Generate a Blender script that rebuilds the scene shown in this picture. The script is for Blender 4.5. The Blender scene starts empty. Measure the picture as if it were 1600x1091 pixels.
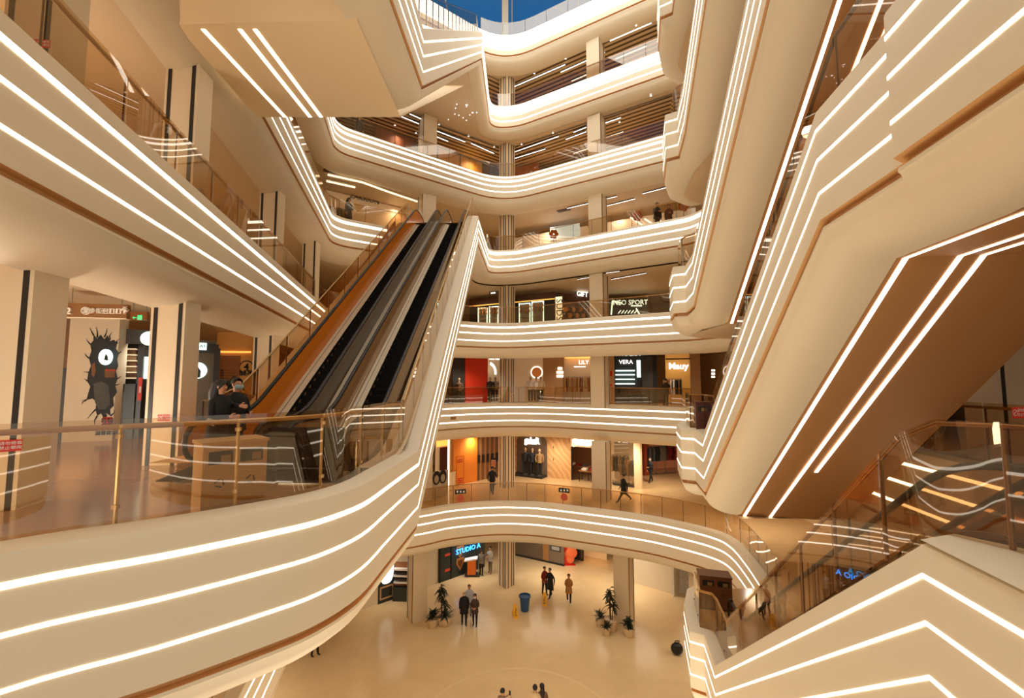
import bpy, bmesh, math, random
from mathutils import Vector, Matrix
from mathutils.geometry import tessellate_polygon
random.seed(7)
C = bpy.context.scene.collection
SC = bpy.context.scene
R = math.radians
# ------------------------------------------------------------------ camera model (pixels are in the 1600x1091 frame)
FPX, PITCH, CZ = 680.0, R(4.2), 1.6
def ray(px, py):
    v = (545.5 - py) / FPX
    return ((px - 800) / FPX, math.cos(PITCH) - v * math.sin(PITCH), math.sin(PITCH) + v * math.cos(PITCH))
def onz(px, py, z):
    a, b, c = ray(px, py); t = (z - CZ) / c
    return (a * t, b * t)
def ony(px, py, y):
    a, b, c = ray(px, py); t = y / b
    return (a * t, y, CZ + c * t)
# ------------------------------------------------------------------ materials
MATS = {}
def lin(c):
    return tuple(((x / 255) / 12.92 if x / 255 <= .04045 else ((x / 255 + .055) / 1.055) ** 2.4) for x in c) + (1.0,)
def mat(name, rgb, rough=.5, metal=0., noise=.04, nscale=3., spec=.5, emit=0., ergb=None, bump=0.):
    if name in MATS: return MATS[name]
    m = bpy.data.materials.new(name); m.use_nodes = True
    nt = m.node_tree; b = nt.nodes['Principled BSDF']
    b.inputs['Roughness'].default_value = rough; b.inputs['Metallic'].default_value = metal
    b.inputs['Specular IOR Level'].default_value = spec
    tc = nt.nodes.new('ShaderNodeTexCoord'); n = nt.nodes.new('ShaderNodeTexNoise')
    n.inputs['Scale'].default_value = nscale; n.inputs['Detail'].default_value = 3
    nt.links.new(tc.outputs['Object'], n.inputs['Vector'])
    mx = nt.nodes.new('ShaderNodeMix'); mx.data_type = 'RGBA'
    c = lin(rgb)
    mx.inputs['A'].default_value = tuple(x * (1 - noise) for x in c[:3]) + (1,)
    mx.inputs['B'].default_value = tuple(min(1, x * (1 + noise)) for x in c[:3]) + (1,)
    nt.links.new(n.outputs['Fac'], mx.inputs['Factor']); nt.links.new(mx.outputs['Result'], b.inputs['Base Color'])
    if emit:
        b.inputs['Emission Color'].default_value = lin(ergb or rgb); b.inputs['Emission Strength'].default_value = emit
    if bump:
        bp = nt.nodes.new('ShaderNodeBump'); bp.inputs['Strength'].default_value = bump
        nt.links.new(n.outputs['Fac'], bp.inputs['Height']); nt.links.new(bp.outputs['Normal'], b.inputs['Normal'])
    MATS[name] = m
    return m
def glass_mat(name, tint=(235, 228, 215), refl=1.0, base=.03):
    m = bpy.data.materials.new(name); m.use_nodes = True; nt = m.node_tree
    nt.nodes.remove(nt.nodes['Principled BSDF']); out = nt.nodes['Material Output']
    t = nt.nodes.new('ShaderNodeBsdfTransparent'); t.inputs['Color'].default_value = lin(tint)
    g = nt.nodes.new('ShaderNodeBsdfGlossy'); g.inputs['Roughness'].default_value = .015; g.inputs['Color'].default_value = (1, .95, .88, 1)
    lw = nt.nodes.new('ShaderNodeLayerWeight'); lw.inputs['Blend'].default_value = .5
    f = nt.nodes.new('ShaderNodeMath'); f.operation = 'POWER'; f.inputs[1].default_value = 4.0; nt.links.new(lw.outputs['Facing'], f.inputs[0])
    ma = nt.nodes.new('ShaderNodeMath'); ma.operation = 'MULTIPLY_ADD'; ma.inputs[1].default_value = refl; ma.inputs[2].default_value = base; ma.use_clamp = True
    mx = nt.nodes.new('ShaderNodeMixShader')
    nt.links.new(f.outputs[0], ma.inputs[0]); nt.links.new(ma.outputs[0], mx.inputs[0])
    nt.links.new(t.outputs[0], mx.inputs[1]); nt.links.new(g.outputs[0], mx.inputs[2]); nt.links.new(mx.outputs[0], out.inputs['Surface'])
    MATS[name] = m
    return m
def floor_mat(name, rgb, rough, tile=1.2, line=.012, vein=.12, mort=.72, spec=.6):
    m = bpy.data.materials.new(name); m.use_nodes = True; nt = m.node_tree; b = nt.nodes['Principled BSDF']
    b.inputs['Roughness'].default_value = rough; b.inputs['Specular IOR Level'].default_value = spec
    tc = nt.nodes.new('ShaderNodeTexCoord'); br = nt.nodes.new('ShaderNodeTexBrick')
    br.inputs['Scale'].default_value = 1.0; br.inputs['Mortar Size'].default_value = line; br.offset = 0.0
    br.inputs['Brick Width'].default_value = tile; br.inputs['Row Height'].default_value = tile
    c = lin(rgb)
    br.inputs['Color1'].default_value = c; br.inputs['Color2'].default_value = tuple(x * .97 for x in c[:3]) + (1,)
    br.inputs['Mortar'].default_value = tuple(x * mort for x in c[:3]) + (1,)
    n = nt.nodes.new('ShaderNodeTexNoise'); n.inputs['Scale'].default_value = .55; n.inputs['Detail'].default_value = 7; n.inputs['Distortion'].default_value = 1.2
    mx = nt.nodes.new('ShaderNodeMix'); mx.data_type = 'RGBA'; mx.blend_type = 'MULTIPLY'; mx.inputs['Factor'].default_value = 1
    rp = nt.nodes.new('ShaderNodeValToRGB'); rp.color_ramp.elements[0].position = .3; rp.color_ramp.elements[1].position = .7
    rp.color_ramp.elements[0].color = (1 - vein * 1.4, 1 - vein * 1.9, 1 - vein * 2.4, 1); rp.color_ramp.elements[1].color = (1, 1, 1, 1)
    nt.links.new(tc.outputs['Object'], br.inputs['Vector']); nt.links.new(tc.outputs['Object'], n.inputs['Vector'])
    nt.links.new(n.outputs['Fac'], rp.inputs[0]); nt.links.new(br.outputs['Color'], mx.inputs['A']); nt.links.new(rp.outputs[0], mx.inputs['B'])
    nt.links.new(mx.outputs['Result'], b.inputs['Base Color'])
    MATS[name] = m
    return m
def stripe_mat(name, c1, c2, scale, axis, rough=.5, duty=.5):
    """parallel slats across one object axis"""
    m = bpy.data.materials.new(name); m.use_nodes = True; nt = m.node_tree; b = nt.nodes['Principled BSDF']
    b.inputs['Roughness'].default_value = rough
    tc = nt.nodes.new('ShaderNodeTexCoord'); sp = nt.nodes.new('ShaderNodeSeparateXYZ')
    mu = nt.nodes.new('ShaderNodeMath'); mu.operation = 'MULTIPLY'; mu.inputs[1].default_value = scale
    fr = nt.nodes.new('ShaderNodeMath'); fr.operation = 'FRACT'
    gt = nt.nodes.new('ShaderNodeMath'); gt.operation = 'GREATER_THAN'; gt.inputs[1].default_value = duty
    mx = nt.nodes.new('ShaderNodeMix'); mx.data_type = 'RGBA'; mx.inputs['A'].default_value = lin(c1); mx.inputs['B'].default_value = lin(c2)
    nt.links.new(tc.outputs['Object'], sp.inputs[0]); nt.links.new(sp.outputs[axis], mu.inputs[0]); nt.links.new(mu.outputs[0], fr.inputs[0])
    nt.links.new(fr.outputs[0], gt.inputs[0]); nt.links.new(gt.outputs[0], mx.inputs['Factor']); nt.links.new(mx.outputs['Result'], b.inputs['Base Color'])
    MATS[name] = m
    return m
def wood_mat(name, c1, c2, scale=2., rough=.5, rot=(0, 0, 0), dist=4., coords='Object'):
    m = bpy.data.materials.new(name); m.use_nodes = True; nt = m.node_tree; b = nt.nodes['Principled BSDF']; b.inputs['Roughness'].default_value = rough
    tc = nt.nodes.new('ShaderNodeTexCoord'); mp = nt.nodes.new('ShaderNodeMapping'); mp.inputs['Rotation'].default_value = rot
    w = nt.nodes.new('ShaderNodeTexWave'); w.inputs['Scale'].default_value = scale; w.inputs['Distortion'].default_value = dist; w.inputs['Detail'].default_value = 3
    mx = nt.nodes.new('ShaderNodeMix'); mx.data_type = 'RGBA'; mx.inputs['A'].default_value = lin(c1); mx.inputs['B'].default_value = lin(c2)
    nt.links.new(tc.outputs[coords], mp.inputs[0]); nt.links.new(mp.outputs[0], w.inputs['Vector']); nt.links.new(w.outputs['Fac'], mx.inputs['Factor'])
    nt.links.new(mx.outputs['Result'], b.inputs['Base Color'])
    MATS[name] = m
    return m
CREAM = mat('cream_paint', (230, 216, 190), .55, noise=.025, nscale=.7)
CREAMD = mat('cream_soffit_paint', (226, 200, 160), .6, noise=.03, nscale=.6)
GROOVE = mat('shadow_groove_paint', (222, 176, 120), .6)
STRIP = mat('led_strip_light', (255, 250, 238), .4, emit=3.0, ergb=(255, 247, 232), noise=0)
BRASS = mat('brass', (204, 168, 112), .35, metal=.5, noise=.05)
BRONZE = mat('dark_bronze', (96, 66, 42), .35, metal=.6)
BLACK = mat('black_rubber', (18, 17, 18), .45)
STEEL = mat('brushed_steel', (170, 165, 155), .3, metal=.85)
GLASS = glass_mat('railing_glass', (226, 206, 178), .85, .10)
PANE = glass_mat('shop_glass', (225, 222, 215), .8, .05)
DARK = mat('dark_panel', (36, 34, 33), .4)
CHAR = mat('charcoal_panel', (62, 58, 54), .45)
WHITE = mat('white_paint', (240, 236, 228), .5)
RED = mat('red_notice', (200, 44, 28), .5, emit=.15)
FLOORM = floor_mat('polished_beige_tile', (238, 210, 162), .17, vein=.05, mort=.95, spec=.32)
FLOOR3 = floor_mat('gallery_brown_tile', (176, 134, 88), .16, vein=.08, mort=.85)
FLOORU = floor_mat('upper_beige_tile', (206, 170, 120), .14, vein=.06, mort=.85)
CEILM = mat('ceiling_paint', (222, 200, 168), .6, noise=.02)
WARMW = mat('warm_wall', (222, 192, 146), .6)
GREYCOL = mat('column_panel', (230, 212, 182), .5, noise=.03, nscale=1.)
# ------------------------------------------------------------------ mesh builder
class MB:
    def __init__(s): s.v = []; s.f = []; s.mi = []
    def add(s, vs, fs, mi=0):
        o = len(s.v); s.v += [tuple(v) for v in vs]; s.f += [tuple(i + o for i in f) for f in fs]; s.mi += [mi] * len(fs); return s
    def box(s, c, d, rz=0., mi=0, rx=0., ry=0.):
        M = Matrix.Translation(c) @ Matrix.Rotation(rz, 4, 'Z') @ Matrix.Rotation(ry, 4, 'Y') @ Matrix.Rotation(rx, 4, 'X')
        h = [x / 2 for x in d]
        vs = [M @ Vector((sx * h[0], sy * h[1], sz * h[2])) for sx in (-1, 1) for sy in (-1, 1) for sz in (-1, 1)]
        return s.add(vs, [(0, 1, 3, 2), (4, 6, 7, 5), (0, 4, 5, 1), (2, 3, 7, 6), (0, 2, 6, 4), (1, 5, 7, 3)], mi)
    def quad(s, a, b, c, d, mi=0): return s.add([a, b, c, d], [(0, 1, 2, 3)], mi)
    def poly(s, pts, mi=0):
        t = tessellate_polygon([[Vector(p) for p in pts]])
        return s.add(pts, [tuple(x) for x in t], mi)
    def prism(s, pts, z0, z1, mi=0):
        n = len(pts)
        tri = tessellate_polygon([[Vector((p[0], p[1], 0)) for p in pts]])
        vs = [(p[0], p[1], z0) for p in pts] + [(p[0], p[1], z1) for p in pts]
        fs = [tuple(t) for t in tri] + [tuple(i + n for i in reversed(t)) for t in tri] + [(i, (i + 1) % n, (i + 1) % n + n, i + n) for i in range(n)]
        return s.add(vs, fs, mi)
    def tube(s, path, r, n=8, mi=0, cap=True):
        path = [Vector(p) for p in path]; rs = r if isinstance(r, (list, tuple)) else [r] * len(path)
        vs = []; up = None
        for i, p in enumerate(path):
            t = (path[min(i + 1, len(path) - 1)] - path[max(i - 1, 0)]).normalized()
            a = Vector((0, 0, 1)) if abs(t.z) < .9 else Vector((0, 1, 0))
            if up is None: up = a
            x = t.cross(up)
            if x.length < .05: x = t.cross(a)
            x.normalize(); y = x.cross(t).normalized(); up = y
            for k in range(n):
                q = 2 * math.pi * k / n
                vs.append(p + x * math.cos(q) * rs[i] + y * math.sin(q) * rs[i])
        fs = [(i * n + k, i * n + (k + 1) % n, (i + 1) * n + (k + 1) % n, (i + 1) * n + k) for i in range(len(path) - 1) for k in range(n)]
        if cap: fs += [tuple(range(n - 1, -1, -1)), tuple((len(path) - 1) * n + k for k in range(n))]
        return s.add(vs, fs, mi)
    def lathe(s, prof, c=(0, 0, 0), n=16, mi=0):
        vs = [(c[0] + r * math.cos(2 * math.pi * k / n), c[1] + r * math.sin(2 * math.pi * k / n), c[2] + z) for r, z in prof for k in range(n)]
        fs = [(i * n + k, i * n + (k + 1) % n, (i + 1) * n + (k + 1) % n, (i + 1) * n + k) for i in range(len(prof) - 1) for k in range(n)]
        fs += [tuple(range(n - 1, -1, -1)), tuple((len(prof) - 1) * n + k for k in range(n))]
        return s.add(vs, fs, mi)
    def ball(s, c, r, n=10, m=7, mi=0):
        r = r if isinstance(r, (tuple, list)) else (r, r, r)
        vs = [(c[0], c[1], c[2] - r[2])]
        for i in range(1, m):
            a = math.pi * i / m
            vs += [(c[0] + r[0] * math.sin(a) * math.cos(2 * math.pi * k / n), c[1] + r[1] * math.sin(a) * math.sin(2 * math.pi * k / n), c[2] - r[2] * math.cos(a)) for k in range(n)]
        vs.append((c[0], c[1], c[2] + r[2])); L = len(vs) - 1
        fs = [(0, 1 + (k + 1) % n, 1 + k) for k in range(n)]
        for i in range(m - 2):
            fs += [(1 + i * n + k, 1 + i * n + (k + 1) % n, 1 + (i + 1) * n + (k + 1) % n, 1 + (i + 1) * n + k) for k in range(n)]
        fs += [(L, 1 + (m - 2) * n + k, 1 + (m - 2) * n + (k + 1) % n) for k in range(n)]
        return s.add(vs, fs, mi)
    def build(s, name, mats, parent=None, smooth=None, **props):
        off = wpos(parent) if parent else Vector((0, 0, 0))
        me = bpy.data.meshes.new(name); me.from_pydata([Vector(v) - off for v in s.v], [], s.f)
        for m in (mats if isinstance(mats, (list, tuple)) else [mats]): me.materials.append(m)
        if len(set(s.mi)) > 1: me.polygons.foreach_set('material_index', s.mi)
        me.update()
        bm = bmesh.new(); bm.from_mesh(me); bmesh.ops.recalc_face_normals(bm, faces=bm.faces); bm.to_mesh(me); bm.free()
        if smooth is not None:
            me.polygons.foreach_set('use_smooth', [True] * len(me.polygons)); me.set_sharp_from_angle(angle=R(smooth))
        o = bpy.data.objects.new(name, me); C.objects.link(o)
        if parent: o.parent = parent
        for k, v in props.items(): o[k] = v
        return o
def wpos(o):
    p = Vector((0, 0, 0))
    while o: p += o.location; o = o.parent
    return p
def struct(mb, name, mats, smooth=None, parent=None):
    o = mb.build(name, mats, parent, smooth)
    if not parent: o['kind'] = 'structure'
    return o
def thing(name, label, cat, loc=(0, 0, 0), rz=0., group=None):
    o = bpy.data.objects.new(name, None); o.empty_display_size = .1; C.objects.link(o)
    o.location = loc; o.rotation_euler = (0, 0, rz); o['label'] = label; o['category'] = cat
    if group: o['group'] = group
    return o
def tag(o, label, cat, group=None, kind=None):
    o['label'] = label; o['category'] = cat
    if group: o['group'] = group
    if kind: o['kind'] = kind
    return o
def dup(root, loc, rz=None, label=None, group=None):
    r = root.copy(); C.objects.link(r); r.location = loc
    if rz is not None: r.rotation_euler = (0, 0, rz)
    if label: r['label'] = label
    if group: r['group'] = group
    for ch in list(root.children):
        c = ch.copy(); C.objects.link(c); c.parent = r
        for g in list(ch.children):
            d = g.copy(); C.objects.link(d); d.parent = c
    return r
def text_mb(txt, size, origin, ux, uz, depth=.01, font=None, align='CENTER', sx=1., bold=0.):
    """letters as mesh: origin = middle of the line, ux/uz unit vectors of writing direction and up"""
    cu = bpy.data.curves.new('lettering', 'FONT'); cu.body = txt; cu.size = size; cu.align_x = align; cu.align_y = 'CENTER'; cu.extrude = depth; cu.resolution_u = 2; cu.offset = bold
    if font: cu.font = font
    o = bpy.data.objects.new('lettering', cu); C.objects.link(o)
    dg = bpy.context.evaluated_depsgraph_get(); me = bpy.data.meshes.new_from_object(o.evaluated_get(dg))
    ux = Vector(ux).normalized(); uz = Vector(uz).normalized(); un = ux.cross(uz)
    mb = MB()
    mb.v = [tuple(Vector(origin) + ux * (v.co.x * sx) + uz * v.co.y + un * v.co.z) for v in me.vertices]
    mb.f = [tuple(p.vertices) for p in me.polygons]; mb.mi = [0] * len(mb.f)
    bpy.data.objects.remove(o); bpy.data.curves.remove(cu); bpy.data.meshes.remove(me)
    return mb
# ------------------------------------------------------------------ paths and sweeps
def chaikin(pts, n=2, keep=True):
    pts = [Vector(p) for p in pts]
    for _ in range(n):
        q = [pts[0]]
        for a, b in zip(pts, pts[1:]): q += [a.lerp(b, .25), a.lerp(b, .75)]
        q.append(pts[-1]); pts = q
    return pts
def normals(path):
    """plan normals pointing to the right of travel, scaled for mitres"""
    out = []
    for i in range(len(path)):
        ts = []
        for a, b in ((i - 1, i), (i, i + 1)):
            if 0 <= a and b < len(path):
                t = Vector((path[b][0] - path[a][0], path[b][1] - path[a][1], 0))
                if t.length > 1e-6: ts.append(t.normalized())
        t = sum(ts, Vector((0, 0, 0))).normalized()
        k = 1. / max(.6, t.dot(ts[0]))
        out.append(Vector((t.y, -t.x, 0)) * k)
    return out
def offset(path, d):
    return [Vector(p) + n * d for p, n in zip(path, normals(path))]
def sweep(path, prof, bulge=None, mb=None, mi=None):
    mb = mb or MB(); ns = normals(path); n = len(prof); vs = []
    for i, (p, nn) in enumerate(zip(path, ns)):
        b = bulge[i] if bulge else 0.
        for (o, dz) in prof:
            oo = o + b * (1 - min(1., max(0., -o)))
            vs.append(Vector(p) + nn * oo + Vector((0, 0, dz)))
    base = len(mb.v); mb.v += [tuple(v) for v in vs]
    for i in range(len(path) - 1):
        for k in range(n - 1):
            mb.f.append((base + i * n + k, base + i * n + k + 1, base + (i + 1) * n + k + 1, base + (i + 1) * n + k))
            mb.mi.append(mi[k] if mi else 0)
    return mb
COVE_IN, COVE_DZ, GLASS_IN = 1.0, -2.3, .28
def fascia_prof(inset=.3, cin=COVE_IN, cdz=COVE_DZ, gdz=-1.5, steps=7, reveal=0.):
    p = [(-inset - .35, -.2), (-inset, -.2), (-inset, 0), (-.06, -.02), (-.015, -.035), (0, -.08), (0, gdz), (-.13, gdz), (-.13, gdz - .1), (-.03, gdz - .1), (-.03, gdz - .14), (-.05, gdz - .16)]
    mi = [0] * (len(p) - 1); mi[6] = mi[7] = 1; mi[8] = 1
    z0 = gdz - .16; w = cin - .05; h = cdz - z0
    for k in range(1, steps + 1):
        a = math.pi / 2 * k / steps
        p.append((-.05 - w * (1 - math.cos(a)), z0 + h * math.sin(a))); mi.append(2)
    if reveal: p.append((-cin, cdz + reveal)); mi.append(3)
    return p, mi
def densify(path, step):
    out = [path[0]]
    for a, b in zip(path, path[1:]):
        n = max(1, math.ceil((b - a).length / step)); out += [a.lerp(b, (k + 1) / n) for k in range(n)]
    return out
TRIM_N = [0]
def fascia(path, strips=((-.3, .07), (-.7, .07), (-1.15, .07)), bulge=None, inset=.3, cin=COVE_IN, cdz=COVE_DZ, gdz=-1.5, far=1., reveal=0.):
    TRIM_N[0] += 1
    prof, mi = fascia_prof(inset, cin, cdz, gdz, reveal=reveal)
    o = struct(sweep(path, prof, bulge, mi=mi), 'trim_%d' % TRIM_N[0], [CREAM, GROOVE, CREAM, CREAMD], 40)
    for j, (dz, h) in enumerate(strips):
        if path[-1].y - path[0].y > 3 and not bulge: pp = densify(path, 2.)
        else: pp = path
        ns = normals(pp); mb = MB()
        for i, (p, nn) in enumerate(zip(pp, ns)):
            hh = h / 2 * (1 + far * min(1., max(0., (p.y - 13) / 8))); q = p + nn * (.006 + (bulge[i] if bulge else 0))  # strips widened with distance to imitate bloom
            mb.v += [q + Vector((0, 0, dz + hh)), q + Vector((0, 0, dz - hh))]
        mb.f = [(2 * i, 2 * i + 1, 2 * i + 3, 2 * i + 2) for i in range(len(pp) - 1)]; mb.mi = [0] * len(mb.f)
        mb.build('led_strip', STRIP, o)
    return o
def resample(path, step):
    path = [Vector(p) for p in path]; L = [0.]
    for a, b in zip(path, path[1:]): L.append(L[-1] + (b - a).length)
    n = max(1, round(L[-1] / step)); out = []
    for k in range(n + 1):
        d = L[-1] * k / n
        i = max(j for j in range(len(L)) if L[j] <= d + 1e-6); i = min(i, len(path) - 2)
        t = (d - L[i]) / max(1e-9, L[i + 1] - L[i]); out.append(path[i].lerp(path[i + 1], min(1, max(0, t))))
    return out
def railing(path, label, step=1.6, h=1.15, post=True, rail_h=None, rail_r=.03, post_r=.018, railmat=None, postmat=None, sub=3, group='glass balustrades along the galleries', clamps=False, glass=None):
    """path = line of the glass foot (3-D); panels, posts and a handrail"""
    pts = resample(path, step / sub); rail_h = rail_h or h - .08
    t = thing('glass_railing', label, 'railing', tuple(pts[0]), group=group)
    n = (len(pts) - 1) // sub
    up = Vector((0, 0, 1))
    for k in range(n + (1 if (len(pts) - 1) % sub else 0)):
        seg = pts[k * sub:(k + 1) * sub + 1]
        if len(seg) < 2: continue
        d0 = (seg[1] - seg[0]).normalized() * .012; seg = [seg[0] + d0] + seg[1:-1] + [seg[-1] - d0]
        mb = MB(); vs = []
        for p in seg: vs += [p - up * .03, p + up * h]
        mb.add(vs, [(2 * i, 2 * i + 2, 2 * i + 3, 2 * i + 1) for i in range(len(seg) - 1)])
        mb.build('glass_panel', glass or GLASS, t, 60)
    if post:
        for k in range(0, len(pts), sub):
            p = pts[k]; q = pts[min(k + 1, len(pts) - 1)]; q0 = pts[max(k - 1, 0)]
            tt = (q - q0); nn = Vector((-tt.y, tt.x, 0)).normalized() * .035
            mb = MB().tube([p + nn - up * .03, p + nn + up * rail_h], post_r, 6)
            if clamps:
                for z in (.16, .85): mb.box(p + nn * .5 + up * z, (.05, .05, .04))
            mb.build('post', postmat or BRONZE, t, 40)
    ns = normals(pts)
    MB().tube([p + up * rail_h - n_ * .035 for p, n_ in zip(pts, ns)], rail_r, 8).build('handrail', railmat or BRASS, t, 50)
    return t
# ------------------------------------------------------------------ levels and plan
LV = {1: -11.7, 2: -5.4, 3: 0., 4: 5., 5: 10., 6: 15., 7: 20., 8: 25.}
def v3(pts, z): return [Vector((p[0], p[1], z)) for p in pts]
def fillet(pts, rad, n=8):
    """round the corners of a plan path; rad = one radius per interior point"""
    out = [Vector((pts[0][0], pts[0][1]))]
    for i in range(1, len(pts) - 1):
        p0, p, p1 = (Vector((q[0], q[1])) for q in pts[i - 1:i + 2])
        a = (p0 - p).normalized(); b = (p1 - p).normalized(); r = rad[i - 1]
        ang = a.angle(b)
        d = min(r / math.tan(ang / 2) if ang < 3.1 else 0, (p0 - p).length * .49, (p1 - p).length * .49)
        if d < .01: out.append(p); continue
        s, e = p + a * d, p + b * d
        for k in range(n + 1):
            t = k / n; out.append(s * (1 - t) ** 2 + p * 2 * t * (1 - t) + e * t ** 2)
    out.append(Vector((pts[-1][0], pts[-1][1])))
    return out
def spline(pts, n=5):
    P = [Vector(p) for p in pts]; out = []
    for i in range(len(P) - 1):
        a = P[max(i - 1, 0)]; b = P[i]; c = P[i + 1]; d = P[min(i + 2, len(P) - 1)]
        for k in range(n):
            t = k / n
            out.append(.5 * ((2 * b) + (c - a) * t + (2 * a - 5 * b + 4 * c - d) * t * t + (3 * b - a - 3 * c + d) * t ** 3))
    return out + [P[-1]]
def LG(y): return -4.95 - .2395 * (y - 4.2)      # face of the gallery on the escalator side
def RGx(y): return 7.7 + .17 * (y - 6.9)         # face of the gallery behind the stacked flights
QL = (-9.3, 22.1)
def rim(M, rm, RC, y0=-3., rr=1.4, left0=None):
    """whole gallery edge: near the viewer, round the far corner, back towards the viewer"""
    a = left0 or (LG(y0), y0)
    return fillet([a, QL, M, RC, (RGx(20), 20), (RGx(-3), -3)], [1.3, rm, 1.2, 1.0])
OUT = [(17, -3), (17, 40), (-21, 40), (-21, -3)]
STR = ((-.3, .08), (-.7, .07), (-1.15, .07))
rims = {
    4: rim((-.6, 27.2), 3.2, (9.0, 21.9)),
    6: rim((-.6, 28.6), 3.2, (9.0, 22.7)),
    8: rim((-.6, 28.7), 3.4, (9.0, 22.9)),
}
strip_sets = {4: ((-.3, .066), (-.7, .048), (-1.15, .042)), 6: ((-.13, .035), (-.4, .065), (-.75, .04), (-1.12, .032)), 8: ((-.62, .55),)}  # top level's tall strip stands in for an overexposed fascia
def slab(pts_edge, z, name, m, outer=OUT):
    return struct(MB().poly(v3(list(pts_edge) + list(outer), z)), name, m)
FL = [0]
def floor_and_ceiling(edge, k, cm=CEILM, fm=FLOORU, outer=OUT, inn=.3, cin=1.0):
    e = [(p.x, p.y) for p in offset(v3(edge, 0), -inn)]
    slab(e, LV[k], 'floor' if k == 1 else 'floor_%d' % k, fm, outer)
    e = [(p.x, p.y) for p in offset(v3(edge, 0), -cin)]
    slab(e, LV[k] - (1.35 if k == 4 else 2.0), 'ceiling_%d' % (k - 1), cm, outer)
def slat_mat(name, ang):
    m = stripe_mat(name, (90, 70, 52), (222, 200, 168), 2.6, 1, .5, .42); nt = m.node_tree
    tc = [n for n in nt.nodes if n.type == 'TEX_COORD'][0]; sp = [n for n in nt.nodes if n.type == 'SEPXYZ'][0]
    mp = nt.nodes.new('ShaderNodeMapping'); mp.inputs['Rotation'].default_value = (0, 0, ang)
    nt.links.new(tc.outputs['Object'], mp.inputs[0]); nt.links.new(mp.outputs[0], sp.inputs[0])
    return m
SLR = slat_mat('slatted_ceiling_right', R(33)); SLL = slat_mat('slatted_ceiling_left', R(-35))
for k in (4, 6, 8):
    fascia(v3(rims[k], LV[k] + .2), strip_sets[k], far=.5 if k == 4 else 1., reveal=.8 if k == 4 else 0., cdz=-2.18 if k == 4 else COVE_DZ)
    floor_and_ceiling(rims[k], k, CEILM)
# ---- left escalator stacks: deck, flight and the landing beyond in one run
deck3 = [(-5.6, 1.2), (-5.0, 2.6), (-4.24, 3.74), (-3.41, 4.36), (-2.75, 4.95), (-2.33, 5.42), (-2.06, 6.1), (-2.0, 7.0), (-1.91, 9.05)]
deck3 = [(p.x, p.y) for p in spline([Vector((*p, 0)) for p in deck3[:-1]], 4)] + [deck3[-1]]
def run(k, deck, apex, far, yshift=0):
    """3-D face path: level k deck, incline, level k+2 landing"""
    return v3(deck, LV[k] + .2) + v3([apex] + far, LV[k + 2] + .2), len(deck)
far5 = fillet([(-1.75, 22.1), (-1.5, 28.15), (.3, 27.85), (9.2, 22.0), (RGx(20), 20), (RGx(-3), -3)], [.7, 2.5, 1.2, 1.])
far5 = [(p.x, p.y) for p in far5[1:]]
p5, n5 = run(3, deck3, (-1.75, 22.1), far5)
deck5 = [(p[0] - .22, p[1] + .9) for p in deck3]; deck5[-1] = (-2.15, 10.0)
far7 = fillet([(-1.6, 21.9), (-1.45, 28.2), (.3, 28.1), (9.0, 22.8), (RGx(20), 20), (RGx(-3), -3)], [1.3, 3.0, 1.2, 1.])
far7 = [(p.x, p.y) for p in far7[1:]]
p7, n7 = run(5, deck5, (-1.6, 21.9), far7)
fascia(p5, ((-.3, .058), (-.7, .04), (-1.15, .036)), cdz=-2.12)
fascia(p7, ((-.38, .05), (-.75, .045), (-1.15, .04)), cdz=-2.1, cin=.75)
# overexposed glare along the upper edges, added as wide glowing bands
sweep(p7[n7 + 1:], [(.004, -.1), (.018, -.1), (.018, -.62), (.004, -.62)]).build('led_strip', STRIP, bpy.data.objects['trim_5'])
sweep(p5[n5 + 1:], [(.004, -.17), (.018, -.17), (.018, -.33), (.004, -.33)]).build('led_strip', STRIP, bpy.data.objects['trim_4'])
# gallery of level 5 and 7 behind the stacks, up to the left side of the landing
for k, y0, m in ((5, 3.0, 0), (7, 10.3, 0)):
    e = fillet([(LG(y0), y0), QL, (-5.9, 24.3)], [1.3])
    fascia(v3(e, LV[k] + .2), ((-.27, .07), (-.7, .042), (-1.15, .036)))
    pr = (p5 if k == 5 else p7); nn_ = (n5 if k == 5 else n7)
    edge = [(-6.2, -3), (-6.2, y0)] + [(p.x, p.y) for p in e] + [(-5.9, 22.3), (-1.75, 22.3)] + [(p[0], p[1]) for p in (far5 if k == 5 else far7)]
    ee = [(p.x, p.y) for p in e]
    inn = [(p.x, p.y) for p in offset(v3(ee, 0), -.3)]; inf = [(p.x, p.y) for p in offset(v3([(-1.75, 22.1)] + (far5 if k == 5 else far7), 0), -.3)]
    slab([(-6.4, -3), (-6.4, y0)] + inn + [(-6.0, 24.0), (-6.0, 22.6), (-2.1, 22.6)] + inf[1:], LV[k], 'floor_%d' % k, FLOORU)
    inn = [(p.x, p.y) for p in offset(v3(ee, 0), -1.)]; inf = [(p.x, p.y) for p in offset(v3([(-1.75, 22.1)] + (far5 if k == 5 else far7), 0), -1. if k == 5 else -.7)]
    slab([(-6.4, -3), (LG(y0) - 1., y0)] + inn + [(-6.0, 24.6), (-6.0, 21.0), (-2.4, 21.0)] + inf[1:], LV[k] - (2.0 if k == 5 else 1.92), 'ceiling_%d' % (k - 1), CEILM)
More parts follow.
